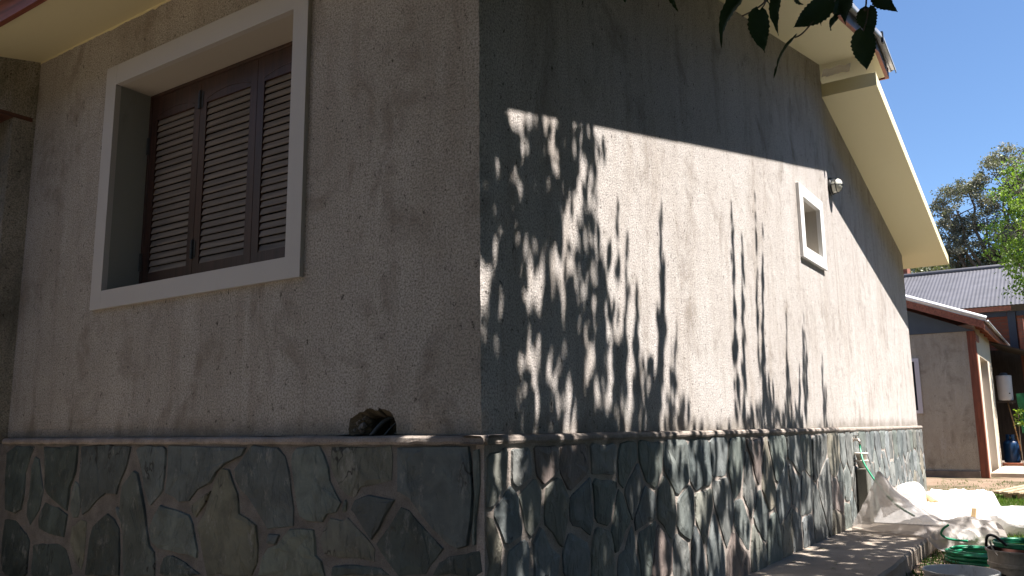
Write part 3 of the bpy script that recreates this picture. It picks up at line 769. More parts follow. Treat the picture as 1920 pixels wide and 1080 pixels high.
# side wall with door recess
m = MB(); DY0, DY1 = 14.50, 16.05
m.box(CX-.25, CX, CY+.131, DY0, -.12, 2.6); m.box(CX-.25, CX, DY1, 16.95, -.12, 2.6); m.box(CX-.25, CX, DY0, DY1, 2.06, 2.6); m.build('side_wall', M['cream'], cas, label='cream side wall of the outbuilding, lit by the sun')
m = MB(); m.box(CX-.21, CX-.16, DY0, DY0+.06, .05, 2.06); m.box(CX-.21, CX-.16, DY1-.14, DY1, .05, 2.06); m.box(CX-.21, CX-.165, DY0+.06, DY1-.14, 1.98, 2.06); m.box(CX-.21, CX-.165, DY0+.06, DY1-.14, .05, .12); m.box(CX-.21, CX-.165, DY0+.06, DY1-.14, 1.00, 1.06)
dr = m.build('door', M['tank'], cas, label='white framed glass door'); m = MB(); m.box(CX-.195, CX-.185, DY0+.06, DY1-.14, .12, 1.98); m.build('pane', M['glass'], dr)
m = MB(); m.box(-4, CX-.26, CY+.21, 16.9, -.1, 2.4); m.build('inner_shell', M['dark'], cas)
m = MB(); m.box(CX+.003, 1.0, 14.28, 17.0, -.14, .035); m.build('door_step', M['step'], cas, bevel=.012)
m = MB(); m.box(CX-.02, 1.3, 17.02, 17.2, -.10, .085); m.build('threshold', M['redwood'], cas)
# roof: two slopes, ridge along y
RX, RZ, EX, EZ = -1.8, 3.56, .60, 2.60
YF, YB = CY-.32, 19.0
def slope(x0, x1, t0, t1, name, mat, ya, yb):
    zz = lambda x: RZ-(RZ-EZ)*abs(x-RX)/(EX-RX)
    m = MB(); m.prism([(x0, ya, zz(x0)+t0), (x1, ya, zz(x1)+t0), (x1, ya, zz(x1)+t1), (x0, ya, zz(x0)+t1)], (0, yb-ya, 0)); return m.build(name, M[mat], cas, recalc=True)
slope(RX, EX-.01, -.03, -.001, 'roof_boarding', 'redwood', YF+.032, YB); slope(-4.2, RX, -.03, -.001, 'roof_boarding', 'redwood', YF+.032, YB)
slope(RX, EX+.03, .0, .018, 'roof', 'galv', YF, YB); slope(-4.2, RX, .0, .018, 'roof', 'galv', YF, YB)
m = MB(); m.tube([(RX, YF+.02, RZ+.055), (EX+.035, YF+.02, RZ-(RZ-EZ)*(EX+.035-RX)/(EX-RX)+.055)], .042, 10); m.build('verge_flashing', M['whitemetal'], cas, smooth=True)
slope(RX, EX, -.135, -.002, 'barge_board', 'redwood', YF, YF+.03)
m = MB(); m.box(EX-.03, EX, YF+.031, YB, EZ-.13, EZ-.032); m.build('eave_board', M['redwood'], cas)
m = MB(); m.tube([(EX+.05, YF+.05, EZ-.01), (EX+.05, YB, EZ-.02)], .022, 8); m.build('gutter', M['galv'], cas, smooth=True)
for k in range(7):
    y = 14.3+k*.8; m = MB(); m.bar((CX-.1, y, EZ-.05+.08), (EX-.03, y, EZ-.09), .06, .09); m.build('rafter', M['redwood'], cas)
# dark lean-to behind the door
m = MB(); m.box(-1.5, 1.6, 19.2, 19.3, -.1, 2.5); m.box(-1.55, -1.45, 17.0, 19.2, -.1, 2.5); m.build('shed_wall', M['darkwood'], cas)
m = MB(); m.box(-1.5, 1.15, 17.2, 19.2, -.12, .06); m.build('shed_floor', M['skirt'], cas)
m = MB(); m.prism([(.42, 17.0, 2.50), (1.30, 17.0, 2.18), (1.30, 17.0, 2.21), (.42, 17.0, 2.53)], (0, 2.1, 0)); m.build('porch_roof', M['darkwood'], cas, recalc=True)
m = MB(); m.box(.86, .94, 18.85, 18.95, .06, 2.5); m.build('shed_post', M['redpost'], cas)

gas = thing('gas_cylinder', (.56, 17.7, .06), 'blue gas cylinder with a collar standing in the dark shed', 'gas cylinder')
gx0, gy0 = .555, 17.7
m = MB(); m.lathe([(.10, .06), (.145, .08), (.15, .12), (.15, .44), (.13, .50), (.07, .535), (0, .54)], (gx0, gy0, 0), 2, 20); m.build('body', M['gasblue'], gas, smooth=True)
m = MB()
for k in range(20):
    a0, a1 = 2*pi*k/20, 2*pi*(k+1)/20
    if k in (14, 15): continue
    m.add([(gx0+.085*cos(a0), gy0+.085*sin(a0), .52), (gx0+.085*cos(a1), gy0+.085*sin(a1), .52), (gx0+.08*cos(a1), gy0+.08*sin(a1), .64), (gx0+.08*cos(a0), gy0+.08*sin(a0), .64)], [(0, 1, 2, 3)])
m.build('collar', M['gasblue'], gas); m = MB(); m.tube([(gx0, gy0, .53), (gx0, gy0, .60)], .022, 8); m.build('valve', M['tapmetal'], gas)
tk = thing('water_tank', (.56, 17.4, 1.2), 'white cylindrical water tank hung high in the shed opening', 'water tank')
tx, ty = at(1, 17.4, 1883, 720).x, 17.4
z0_, z1_ = at(1, 17.4, 1885, 751).z, at(1, 17.4, 1883, 704).z
m = MB(); m.lathe([(0, z0_), (.125, z0_), (.135, z0_+.02), (.142, z1_-.02), (.138, z1_), (0, z1_+.005)], (tx, ty, 0), 2, 24); m.build('body', M['tank'], tk, smooth=True)
m = MB(); m.lathe([(.075, z1_+.001), (.075, z1_+.03), (.05, z1_+.055), (0, z1_+.06)], (tx, ty, 0), 2, 16); m.build('lid', M['bluegrey'], tk, smooth=True)
m = MB(); m.tube([(tx+.08, ty-.13, z0_+.14), (tx+.09, ty-.17, z0_+.14)], .012, 8); m.build('spout', M['black'], tk)
m = MB(); m.box(tx-.16, tx+.16, ty-.1, ty+.2, z0_-.04, z0_-.002); m.box(tx-.02, tx+.02, ty+.18, ty+1.8, z0_-.04, z0_-.003); m.build('bracket', M['darkwood'], tk)
p0 = at(1, 17.5, 1889, 752); p1 = at(1, 17.3, 1915, 845)
bs = MB(); bs.tube([p0, p1], .013, 8); o = bs.build('broom_handle', M['stick'], smooth=True); tag(o, 'thin tan wooden pole leaning in the shed opening', 'pole')
# green net screen beside the shed
ns = MB(); q0 = at(1, 16.9, 1905, 738); q1 = at(1, 16.9, 1909, 812)
ns.grid(lambda u, v: (q0.x+1.6*u+.02*nz(u*6, v*3)+.03*v, 16.9+.03*nz(u*9, v*4, 2), q0.z+(q1.z-q0.z)*v+.05*nz(u*5, 3)*(1-v)), 24, 12)
o = ns.build('shade_net', M['net'], smooth=True); tag(o, 'dark green shade net hanging beside the shed', 'net')
def leafquad(mb, P, s, d=None, nrm=None, fold=.25):
    d = d or Vector((rnd(-1, 1), rnd(-1, 1), rnd(-1, .6))).normalized()
    nrm = nrm or Vector((rnd(-1, 1), rnd(-1, 1), rnd(.2, 1.4))).normalized()
    sd_ = d.cross(nrm)
    if sd_.length < .05: return 0
    sd_.normalize(); up = sd_.cross(d)
    P = Vector(P); w = s*.34
    mb.add([P, P+d*s*.35+sd_*w+up*w*fold, P+d*s*.75+sd_*w*.75+up*w*fold, P+d*s, P+d*s*.75-sd_*w*.75+up*w*fold, P+d*s*.35-sd_*w+up*w*fold], [(0, 1, 2, 3), (0, 3, 4, 5)])
    return 2
vn = MB(); vn.c = []
for k in range(60):
    P = at(1, 16.75, rnd(1902, 1918), rnd(768, 800)); n_ = leafquad(vn, P+Vector((0, rnd(-.1, .1), 0)), rnd(.05, .09)); vn.c += [random.random()]*n_
vt_ = thing('climbing_plant', (.95, 16.75, -.05), 'small bright green climber in front of the green net', 'plant')
vn.build('foliage', M['lime'], vt_); m = MB(); pb = at(1, 16.75, 1911, 800); m.tube([(pb.x, 16.75, -.06), (pb.x-.01, 16.78, .5), (pb.x+.01, 16.75, pb.z+.3)], .008, 6); m.build('stem', M['bark'], vt_)
m = MB(); q = at(1, 17.0, 1912, 840); bxo = thing('clay_planter', (1.0, 17.3, .06), 'brown clay planter behind the blue gas cylinder', 'planter')
m.lathe([(0, .06), (.15, .06), (.20, .36), (.215, .36), (.215, .40), (.19, .40), (.18, .34), (0, .33)], (1.02, 17.6, 0), 2, 20); m.build('pot', M['redpost'], bxo, smooth=True)

# ------------------------------------------------------------------ brick house at the back
BY = 20.0
bh = thing('brick_house', (0, BY, -.1), 'red brick house with grey corrugated roof behind the outbuilding', 'house')
m = MB(); m.box(-5, 5, BY, BY+.2, -.1, 3.45); m.build('wall', M['brick'], bh)
m = MB(); m.box(-5, .62, BY-.03, BY-.001, 3.34, 3.449); m.box(.80, 5, BY-.03, BY-.001, 3.34, 3.449); m.build('ring_beam', M['bluecol'], bh)
m = MB(); m.box(.63, .79, BY-.06, BY-.001, -.1, 3.449); m.build('column', M['bluecol'], bh, label='dark blue concrete column')
m = MB(); m.box(-5, .74, BY-.34, BY-.30, 3.44, 3.55); m.build('eave_beam', M['redwood'], bh)
for k in range(12):
    m = MB(); m.box(-4.6+k*.8, -4.54+k*.8, BY-.29, BY, 3.46, 3.54); m.build('rafter', M['redwood'], bh)
m = MB(); px_ = .955; m.box(px_-.105, px_, 19.32, BY-.002, -.1, 3.2); m.build('pier', M['brick'], bh, label='brick pier with a sunlit side')
m = MB(); m.box(px_+.02, px_+.30, 19.5, 19.9, 2.55, 2.62); m.build('sill', M['cream'], bh)
rf = MB(); x0, x1 = -5.0, 5.0; pitch = .085; nx = int((x1-x0)/pitch*4)
yA, zA, yB, zB = BY-.38, 3.565, 23.0, 5.0
nv = Vector((0, -(zB-zA), yB-yA)).normalized()
V = []
for (y, z) in ((yA, zA), (yB, zB)):
    for i in range(nx+1):
        x = x0+(x1-x0)*i/nx; V.append(Vector((x, y, z))+nv*.0042*cos(2*pi*x/pitch))
rf.add(V, [(i, i+1, nx+2+i, nx+1+i) for i in range(nx)])
rf.build('roof', M['roofgrey'], bh)
m = MB(); m.quad((x0, yB, zB), (x1, yB, zB), (x1, yB+3.2, zB-1.4), (x0, yB+3.2, zB-1.4)); m.build('rear_roof', M['roofgrey'], bh)
m = MB(); m.tube([(x0, yB, zB+.02), (x1, yB, zB+.02)], .07, 8); m.build('ridge_cap', M['roofgrey'], bh, smooth=True)
qa, qb = at(1, 23.2, 1690, 503), at(1, 23.2, 1704, 531); qc = at(1, 23.2, 1707, 552)
m = MB(); m.box(qb.x-.62, qb.x, 23.1, 23.7, qb.z, qb.z+.85); ch = m.build('chimney', M['brick'], bh)
m = MB(); m.box(qb.x-.66, qc.x+.02, 23.05, 23.75, qb.z-.8, qb.z-.001); m.build('chimney_base', M['step'], ch)

# ------------------------------------------------------------------ trees behind
def limb(mb, a, b, r0, r1, wob=.08, n=7):
    a = Vector(a); b = Vector(b); L = (b-a).length; sd_ = random.random()*50
    mb.tube([a.lerp(b, i/n)+Vector((nz(i*.5, sd_), nz(i*.5, sd_, 9), 0))*wob*L*sin(pi*i/n) for i in range(n+1)], [r0+(r1-r0)*i/n for i in range(n+1)], 7)
def tree(name, bx, by, h, blobs, nclump, per, ls, mat, label, tr=.18, spread=.45, droop=.0, group=None, trunk_h=.45):
    t = thing(name, (bx, by, -.1), label, 'tree', group)
    tm = MB(); top = Vector((bx+rnd(-.3, .3), by, h*trunk_h)); limb(tm, (bx, by, -.2), top, tr, tr*.7, .03)
    cr = MB(); cr.c = []
    for (cx, cy, cz, rx, ry, rz) in blobs:
        limb(tm, top-Vector((0, 0, rnd(0, h*.1))), (cx, cy, cz), tr*.5, tr*.12, .1)
    tot = sum(b[3]*b[5] for b in blobs)
    for (cx, cy, cz, rx, ry, rz) in blobs:
        for k in range(int(nclump*rx*rz/tot)):
            while True:
                v = Vector((rnd(-1, 1), rnd(-1, 1), rnd(-1, 1)))
                if .25 < v.length < 1: break
            v = v.normalized()*(v.length**.5)
            c = Vector((cx+v.x*rx, cy+v.y*ry, cz+v.z*rz))
            if k % 5 == 0: limb(tm, (cx, cy, cz-.2*rz), c, tr*.12, tr*.03, .1, 4)
            ti = min(1, max(0, random.gauss(.45, .25)))
            s = spread*rnd(.6, 1.3)
            for q in range(per):
                P = c+Vector((random.gauss(0, s*.5), random.gauss(0, s*.5), random.gauss(0, s*.35)-droop*random.random()))
                d = Vector((P.x-c.x+rnd(-.3, .3), P.y-c.y+rnd(-.3, .3), rnd(-.5, .5)-droop)).normalized()
                n_ = leafquad(cr, P, ls*rnd(.6, 1.3), d); cr.c += [min(1, max(0, ti+rnd(-.25, .25)))]*n_
    tm.build('trunk', M['bark'], t, smooth=True); cr.build('crown', M[mat], t)
    return t
def pt(px, py, y): v = at(1, y, px, py); return v
def blob(px, py, y, r, rz=None, ry=None):
    v = pt(px, py, y); s = y+2.4; k = s/cos(R_(30))/CF*cos(R_(20))
    return (v.x, v.y, v.z, r*k, (ry or r)*k, (rz or r)*k)
c = pt(1860, 540, 29)
tree('eucalyptus_tree', c.x, 29.5, 9.0, [blob(1885, 345, 29, 48, 42), blob(1900, 305, 29.5, 35, 25), blob(1795, 395, 29, 42, 40), blob(1780, 440, 29, 30, 40), blob(1850, 440, 29.5, 50, 45), blob(1930, 400, 29, 60, 60), blob(1800, 480, 29, 45, 30), blob(1765, 380, 29, 14, 14), blob(1812, 350, 29, 18, 16)], 300, 110, .068, 'euca', 'tall grey green eucalyptus with an open crown behind the brick house', .2, .24)
c = pt(1780, 600, 31)
tree('broadleaf_tree', c.x, 31, 6.0, [blob(1745, 510, 31, 50, 32), blob(1840, 515, 31, 70, 30), blob(1720, 540, 31, 40, 25), blob(1900, 510, 31, 60, 35), blob(1790, 540, 31, 70, 25)], 240, 90, .085, 'darktree', 'dark green bushy tree under the eucalyptus behind the roof ridge', .2, .55)
c = pt(1750, 560, 26)
tree('olive_shrub', c.x, 26, 4.6, [blob(1745, 527, 26, 42, 25), blob(1785, 530, 26, 28, 20), blob(1720, 540, 26, 22, 18)], 130, 46, .085, 'olive', 'olive toned shrub just above the grey roof ridge', .1, .30)
c = pt(1990, 800, 17.5)
tree('lime_green_tree', c.x+.2, 17.8, 6.0, [blob(1905, 350, 17.5, 28, 30), blob(1920, 430, 17.5, 48, 40), blob(1885, 465, 17.5, 32, 18), blob(1930, 500, 17.5, 50, 40), blob(1960, 380, 17.5, 70, 90), blob(1905, 320, 17.5, 18, 14), blob(1885, 390, 17.5, 16, 12), blob(1985, 480, 17.5, 70, 70), blob(1915, 545, 17.5, 22, 14)], 210, 34, .066, 'lime', 'bright lime green leafy tree at the right edge of the view', .09, .17, .12, trunk_h=.5)

# ------------------------------------------------------------------ grass
gb = MB(); gb.c = []
def blade(x, y, h):
    z = gz(x, y); a = rnd(0, 2*pi); w = rnd(.004, .009); l = rnd(0, .6)*h
    dx, dy = cos(a)*w, sin(a)*w; b = rnd(0, 2*pi)
    gb.add([(x-dx, y-dy, z-.005), (x+dx, y+dy, z-.005), (x+cos(b)*l, y+sin(b)*l, z+h)], [(0, 1, 2)]); gb.c.append(random.random())
cnt = 0
while cnt < 42000:
    x = rnd(-.2, 3.2); y = rnd(5.6, 13.2)
    d = 1. if y < 11.2+.5*nz(x*2, 3) else .09
    if x < .45 and y < 11.0: continue
    if x < .55 and y > 11.0: d *= .5
    d *= .55+.9*max(0, .35+nz(x*2.2, y*2.2))
    if random.random() > d: continue
    blade(x, y, rnd(.02, .06)*(1 if y < 11.4 else .6)); cnt += 1
gb.build('lawn_grass', M['grass'], kind='stuff')
gb = MB(); gb.c = []
cnt = 0
while cnt < 5000:
    x = rnd(.72, 2.6); y = rnd(.8, 6.0)
    if nz(x*2.6, y*2.6, 4)+.30*(1 if x < 1.0 else 0) < .12: continue
    blade(x, y, rnd(.012, .045)); cnt += 1
for k in range(260):
    x = rnd(.74, 1.5); y = rnd(1.8, 5.2)
    n_ = leafquad(gb, (x, y, gz(x, y)+.006), rnd(.02, .05), Vector((rnd(-1, 1), rnd(-1, 1), rnd(0, .5))).normalized(), Vector((0, 0, 1))); gb.c += [random.random()]*n_
gb.build('ground_weeds', M['weed'], kind='stuff')
pb_ = MB()
for k in range(260):
    x = rnd(.73, 1.7); y = rnd(1.5, 5.0); s = rnd(.004, .014)
    pb_.lathe([(0, -s*.5), (s, 0), (s*.6, s*.5), (0, s*.6)], (x, y, gz(x, y)+.003), 2, 6)
pb_.build('ground_pebbles', M['ledge'], kind='stuff')
lf = MB(); lf.c = []
for k in range(46):
    x = rnd(.08, .66); y = rnd(2.6, 5.1); n_ = leafquad(lf, (x, y, .006), rnd(.015, .04), Vector((rnd(-1, 1), rnd(-1, 1), 0)).normalized(), Vector((0, 0, 1)), .15); lf.c += [random.random()]*n_
lf.build('fallen_leaves', M['olive'], kind='stuff')

# ------------------------------------------------------------------ pallet
pw = thing('pallet', (.85, 11.4, -.08), 'pale wooden pallet lying on the grass by the outbuilding step', 'pallet')
a = at(2, -.03, 1861, 924); bq = at(2, -.03, 1868, 909); ux = (at(2, -.03, 1915, 927)-a); ux.z = 0; ln = ux.length; ux.normalize(); uy = Vector((-ux.y, ux.x, 0))
if uy.y < 0: uy = -uy
D = 1.45
def onb(u, v, z): return Vector((a.x, a.y, 0))+ux*u+uy*v+Vector((0, 0, z+.055*v))
wd = ln/2.75
for k in range(5):
    u0 = k*wd*.98+rnd(-.008, .008); m = MB(); m.prism([onb(u0, rnd(-.02, .02), -.03), onb(u0+wd*.60, rnd(-.02, .02), -.03), onb(u0+wd*.60, D, -.03), onb(u0, D, -.03)], (0, 0, .02)); m.build('plank', M['palewood'], pw, recalc=True)
for v in (.08, .66, 1.24):
    m = MB(); m.prism([onb(0, v, -.052), onb(wd*4.5, v, -.052), onb(wd*4.5, v+.11, -.052), onb(0, v+.11, -.052)], (0, 0, .0215)); m.build('stringer', M['palewood'], pw, recalc=True)
    for u0 in (.1, wd*2.05, wd*4.1):
        m = MB(); m.prism([onb(u0, v, -.125), onb(u0+.10, v, -.125), onb(u0+.10, v+.10, -.125), onb(u0, v+.10, -.125)], (0, 0, .0725)); m.build('block', M['palewood'], pw, recalc=True)

# ------------------------------------------------------------------ tap, post, hoses
tp = thing('garden_tap', (.035, 5.70, .74), 'old metal garden tap on the stone base with green hose attached', 'tap')
m = MB(); m.tube([(.02, 5.70, .742), (.06, 5.70, .742), (.085, 5.69, .738), (.095, 5.685, .72), (.096, 5.683, .70)], [.013, .013, .014, .013, .012], 10); m.build('pipe', M['tapmetal'], tp, smooth=True)
m = MB(); m.tube([(.062, 5.70, .745), (.062, 5.70, .775)], .008, 8); m.box(.035, .089, 5.694, 5.706, .773, .780); m.build('handle', M['tapmetal'], tp)
m = MB(); m.lathe([(0, .033), (.028, .034), (.026, .042), (0, .043)], (0, 5.70, .742), 0, 16); m.build('flange', M['tapmetal'], tp)
po = MB(); po.box(.058, .148, 5.63, 5.78, 0.0, .488); o = po.build('cement_post', M['cement_post'], bevel=.008); tag(o, 'short dark cement post standing against the stone base below the tap', 'post')
pt_ = thing('stacked_pots', (.10, 5.69, .49), 'two dirty white plastic pots stacked on the cement post', 'pots')
for k, (zb, r_) in enumerate(((.489, .047), (.553, .050))):
    m = MB(); m.lathe([(0, zb), (r_*.7, zb), (r_, zb+.055), (r_*1.2, zb+.056), (r_*1.2, zb+.072), (r_*1.02, zb+.072), (r_*.7, zb+.02)], (.10, 5.69, 0), 2, 18); m.build('pot', M['potwhite'], pt_, smooth=True)
def cat(P, n=8):
    P = [Vector(p) for p in P]; out = []
    for i in range(len(P)-1):
        p0, p1, p2, p3 = P[max(i-1, 0)], P[i], P[i+1], P[min(i+2, len(P)-1)]
        for k in range(n):
            t = k/n; out.append(.5*((2*p1)+(p2-p0)*t+(2*p0-5*p1+4*p2-p3)*t*t+(3*p1-p0-3*p2+p3)*t**3))
    return out+[P[-1]]
h0 = [(.096, 5.682, .705), (.098, 5.675, .66)]+[tuple(at(1, yy, x, y)) for x, y, yy in ((1619, 866, 5.58), (1633, 890, 5.48), (1647, 909, 5.42), (1663, 929, 5.42), (1685, 950, 5.46), (1715, 968, 5.5))]
hs = MB(); hs.tube(cat(h0), .0085, 8); o = hs.build('green_hose', M['hose'], smooth=True); tag(o, 'green hose running from the tap down into the plastic sheet', 'hose')
h1 = [at(1, 4.80, x, y) for x, y in ((1779, 984), (1770, 990), (1765, 998), (1767, 1004), (1778, 1010), (1795, 1013), (1815, 1014.5))]
h1 = [Vector(p)+Vector((0, .30*(1-abs(i-3)/3.5)*0, 0)) for i, p in enumerate(h1)]
hs = MB(); hs.tube(cat(h1), .0085, 8); o = hs.build('green_hose', M['hose'], smooth=True); tag(o, 'short green hose loop lying over the crumpled plastic hump', 'hose')
hc = thing('coiled_hose', (1.10, 4.66, -.12), 'coil of green hose on the ground under the plastic sheet', 'hose')
m = MB(); P = []
for k in range(190):
    t = k/18*2*pi; P.append((1.12+(.245+.025*sin(t*.37)+.012*nz(k*.3))*cos(t), 4.60+(.20+.02*sin(t*.29))*sin(t), -.106+.0075*(k/18)+.006*nz(k*.2, 3)))
m.tube(P, .0085, 7); m.build('coil', M['hose'], hc, smooth=True)

# buckets
def bucket(name, cx, cy, zb, zt, r, label, mo, mi, sq=None):
    t = thing(name, (cx, cy, zb), label, 'bucket')
    m = MB(); m.lathe([(0, zb), (r*.84, zb), (r*.86, zb+.01), (r*.955, zt-.09), (r*1.0, zt-.088), (r*1.0, zt-.070), (r*.965, zt-.068), (r*.985, zt-.012), (r*1.03, zt-.012), (r*1.035, zt-.002), (r*1.02, zt), (r*.975, zt-.002)], (cx, cy, 0), 2, 44); m.build('body', M[mo], t, smooth=False)
    m = MB(); m.lathe([(r*.975, zt-.002), (r*.96, zt-.02), (r*.83, zb+.02), (0, zb+.02)], (cx, cy, 0), 2, 44); m.build('inside', M[mi], t, smooth=True)
    return t
b1 = bucket('mortar_bucket', 1.249, 2.0, -.125, .215, .155, 'empty grey white mortar bucket cut off by the bottom edge', 'bucket', 'bucketin')
b2 = bucket('paint_bucket', 1.425, 3.02, -.12, .196, .160, 'dirty white paint bucket with dark label and black handle', 'bucket2', 'redmud')
m = MB(); m.lathe([(.1495, .02), (.1545, .075)], (1.425, 3.02, 0), 2, 44)
sel = [f_ for f_ in m.f if -2.7 < math.atan2(m.v[f_[0]][1]-3.02, m.v[f_[0]][0]-1.425) < -2.05 or -1.75 < math.atan2(m.v[f_[0]][1]-3.02, m.v[f_[0]][0]-1.425) < -.9]
m.f = sel; m.v = [((x-1.425)*1.012+1.425, (y-3.02)*1.012+3.02, z) for x, y, z in m.v]; m.build('label_print', M['black'], b2)
hd = [at(1, yy, x, y) for x, y, yy in ((1849, 1024, 2.93), (1850, 1008, 2.90), (1856, 1003, 2.90), (1866, 1006, 2.9), (1878, 1015, 2.9), (1888, 1024, 2.9))]
m = MB(); m.tube(cat(hd, 5), .0075, 7); m.build('handle', M['black'], b2, smooth=True)
m = MB(); m.tube(cat([at(1, 2.84, 1855, 1014), at(1, 2.83, 1862, 1030), at(1, 2.82, 1870, 1042)], 4), .005, 6); m.build('handle_cord', M['bucket2'], b2, smooth=True)
hr = MB(); P = []
for k in range(64):
    t = k/18*2*pi; P.append((1.47+.165*cos(t)+.008*nz(k*.4), 3.06+.15*sin(t), .207+.006*(k/18)))
hr.tube(P, .0085, 7); o = hr.build('green_hose', M['hose'], smooth=True); tag(o, 'loops of green hose resting on the rim of the paint bucket', 'hose')

# ------------------------------------------------------------------ plastic sheets and sacks
def bez_grid(rows, nu, nv):
    A = [cat(r, 12) for r in rows]; L = len(A[0])
    colz = [cat([A[j][i] for j in range(len(A))], 8) for i in range(L)]
    K = len(colz[0])
    def fn(u, v):
        i = u*(L-1); k = v*(K-1); i0, k0 = int(min(i, L-1.001)), int(min(k, K-1.001)); fi, fk = i-i0, k-k0
        return (colz[i0][k0]*(1-fi)*(1-fk)+colz[i0+1][k0]*fi*(1-fk)+colz[i0][k0+1]*(1-fi)*fk+colz[i0+1][k0+1]*fi*fk)
    return fn
rows = [
 [(.045, 5.36, .010), (.34, 5.02, .012), (.66, 4.86, .012), (.80, 4.80, -.075), (1.02, 4.84, -.100), (1.24, 4.90, -.085)],
 [(.10, 5.32, .09), (.345, 5.04, .09), (.64, 4.93, .06), (.80, 4.86, -.03), (1.02, 4.87, -.03), (1.20, 4.95, .00)],
 [(.20, 5.24, .25), (.35, 5.06, .26), (.58, 5.00, .15), (.80, 4.93, .05), (1.01, 4.91, .07), (1.17, 5.00, .075)],
 [(.30, 5.15, .40), (.355, 5.09, .485), (.47, 5.12, .31), (.74, 5.10, .12), (.99, 5.00, .165), (1.16, 5.08, .13)],
 [(.29, 5.26, .30), (.37, 5.24, .38), (.52, 5.40, .24), (.74, 5.40, .08), (1.00, 5.25, .11), (1.20, 5.32, .02)],
 [(.25, 5.65, .06), (.42, 5.80, .14), (.60, 5.95, .13), (.78, 5.85, .02), (1.02, 5.65, -.06), (1.22, 5.65, -.09)],
]
fn = bez_grid(rows, 90, 54)
def filmf(u, v):
    p = fn(u, v); k = min(1, 6*v)*.9+.1
    a = .016*k*nz(p.x*7, p.y*6, p.z*6)+.006*k*nz(p.x*17+p.z*9, p.y*12, p.z*11)
    rdg = (1-abs(nz(p.x*9+3, p.y*7, p.z*9)))**6*.018*k
    return (p.x+.6*a, p.y-a-rdg, max(p.z+.7*a+rdg*.5, .006 if p.x < .71 else -.11))
m = MB(); m.grid(filmf, 110, 70); o = m.build('plastic_sheet', M['film'], smooth=True); tag(o, 'crumpled translucent plastic sheet peaked over the walkway edge', 'plastic sheet')
# lit tarp behind, crumpled heightfield with irregular border
def tarpf(u, v):
    x = .10+.84*u; y = 5.75+3.55*v
    x = x+.035*nz(v*9, 8)-.05*v*u; y += .07*nz(u*6, 4)*v
    e = sstep(0, .10, u)*sstep(0, .12, 1-u)*sstep(0, .07, v)*sstep(0, .05, 1-v)
    gnd = .01 if x < .68 else -.10
    top = .085-.02*sstep(.2, 1, v)+.022*nz(x*2.2, y*.9)
    fold = (1-abs(nz(x*3+y*1.6, y*.8-x*2, 6)))**9*.03+(1-abs(nz(x*4-y*1.2, y*1.1, 2)))**10*.014
    return (x, y, gnd+e*(top-gnd+fold))
m = MB(); m.grid(tarpf, 70, 150); o = m.build('white_tarp', M['tarp'], smooth=True); tag(o, 'long white tarp spread in full sun along the wall foot', 'tarp')
def sack(name, c, rx, ry, rz, label, seed, pinch=.25):
    m = MB()
    def fn_(u, v):
        th = 2*pi*u; ph = pi*(v-.5)
        d = Vector((cos(th)*cos(ph), sin(th)*cos(ph), sin(ph)))
        k = 1+.14*nz(d.x*1.5+seed, d.y*1.5, d.z*1.5)+.025*nz(d.x*4+seed, d.y*4, d.z*4)+.05*(1-abs(nz(d.x*2+seed, d.y*2, d.z*2.5)))**6
        sg = lambda q: math.copysign(abs(q)**.75, q)
        return (c[0]+rx*k*sg(d.x), c[1]+ry*k*sg(d.y), max(c[2]+rz*k*sg(d.z), c[2]-rz*.9))
    m.grid(fn_, 48, 28); o = m.build(name, M['sack'], smooth=True); return tag(o, label, 'sack')
v = at(1, 7.2, 1707, 927); sack('white_sack', (v.x, 7.2, v.z-.04), .135, .22, .155, 'tall white sack leaning by the stone base in the sun', 3.3)
v = at(1, 6.6, 1905, 985); sack('white_sack', (v.x+.05, 6.6, -.03), .30, .35, .145, 'broad round white sack at the right edge of the view', 8.1)
v = at(1, 6.4, 1800, 960); sack('white_sack', (v.x, 6.4, .0), .17, .22, .10, 'low white sack between the plastic hump and the long tarp', 5.7)
p0 = at(1, 7.6, 1731, 929); p1 = at(1, 7.3, 1745, 938)
m = MB(); m.tube([p0, p1+Vector((.06, -.1, -.03))], .04, 14); o = m.build('cardboard_tube', M['card'], smooth=False); tag(o, 'tan cardboard tube poking out of the white tarp', 'tube')
v = at(1, 6.0, 1823, 961); m = MB(); m.bar((v.x-.01, 6.0, -.02), (v.x+.012, 6.06, v.z+.03), .035, .02); o = m.build('wood_offcut', M['card']); tag(o, 'small tan wood offcut sticking up between the white sacks', 'offcut')
# scraps of white by the walkway edge
for k, (x, y, s) in enumerate(((.93, 3.15, .03), (1.02, 2.62, .022), (.85, 3.75, .018), (1.07, 3.4, .02))):
    m = MB(); m.add([(x+s*cos(t)*rnd(.6, 1.2), y+s*sin(t)*rnd(.6, 1.2), gz(x, y)+.012+rnd(0, .01)) for t in [2*pi*q/7 for q in range(7)]]+[(x, y, gz(x, y)+.03)], [(q, (q+1) % 7, 7) for q in range(7)])
    o = m.build('paper_scrap', M['tarp']); tag(o, ['largest white scrap on the soil beside the walkway', 'white scrap on the soil left of the mortar bucket', 'white scrap nearest the walkway edge, farthest along', 'small white scrap on the bare soil behind the mortar bucket'][k], 'scrap', 'scraps on the soil')

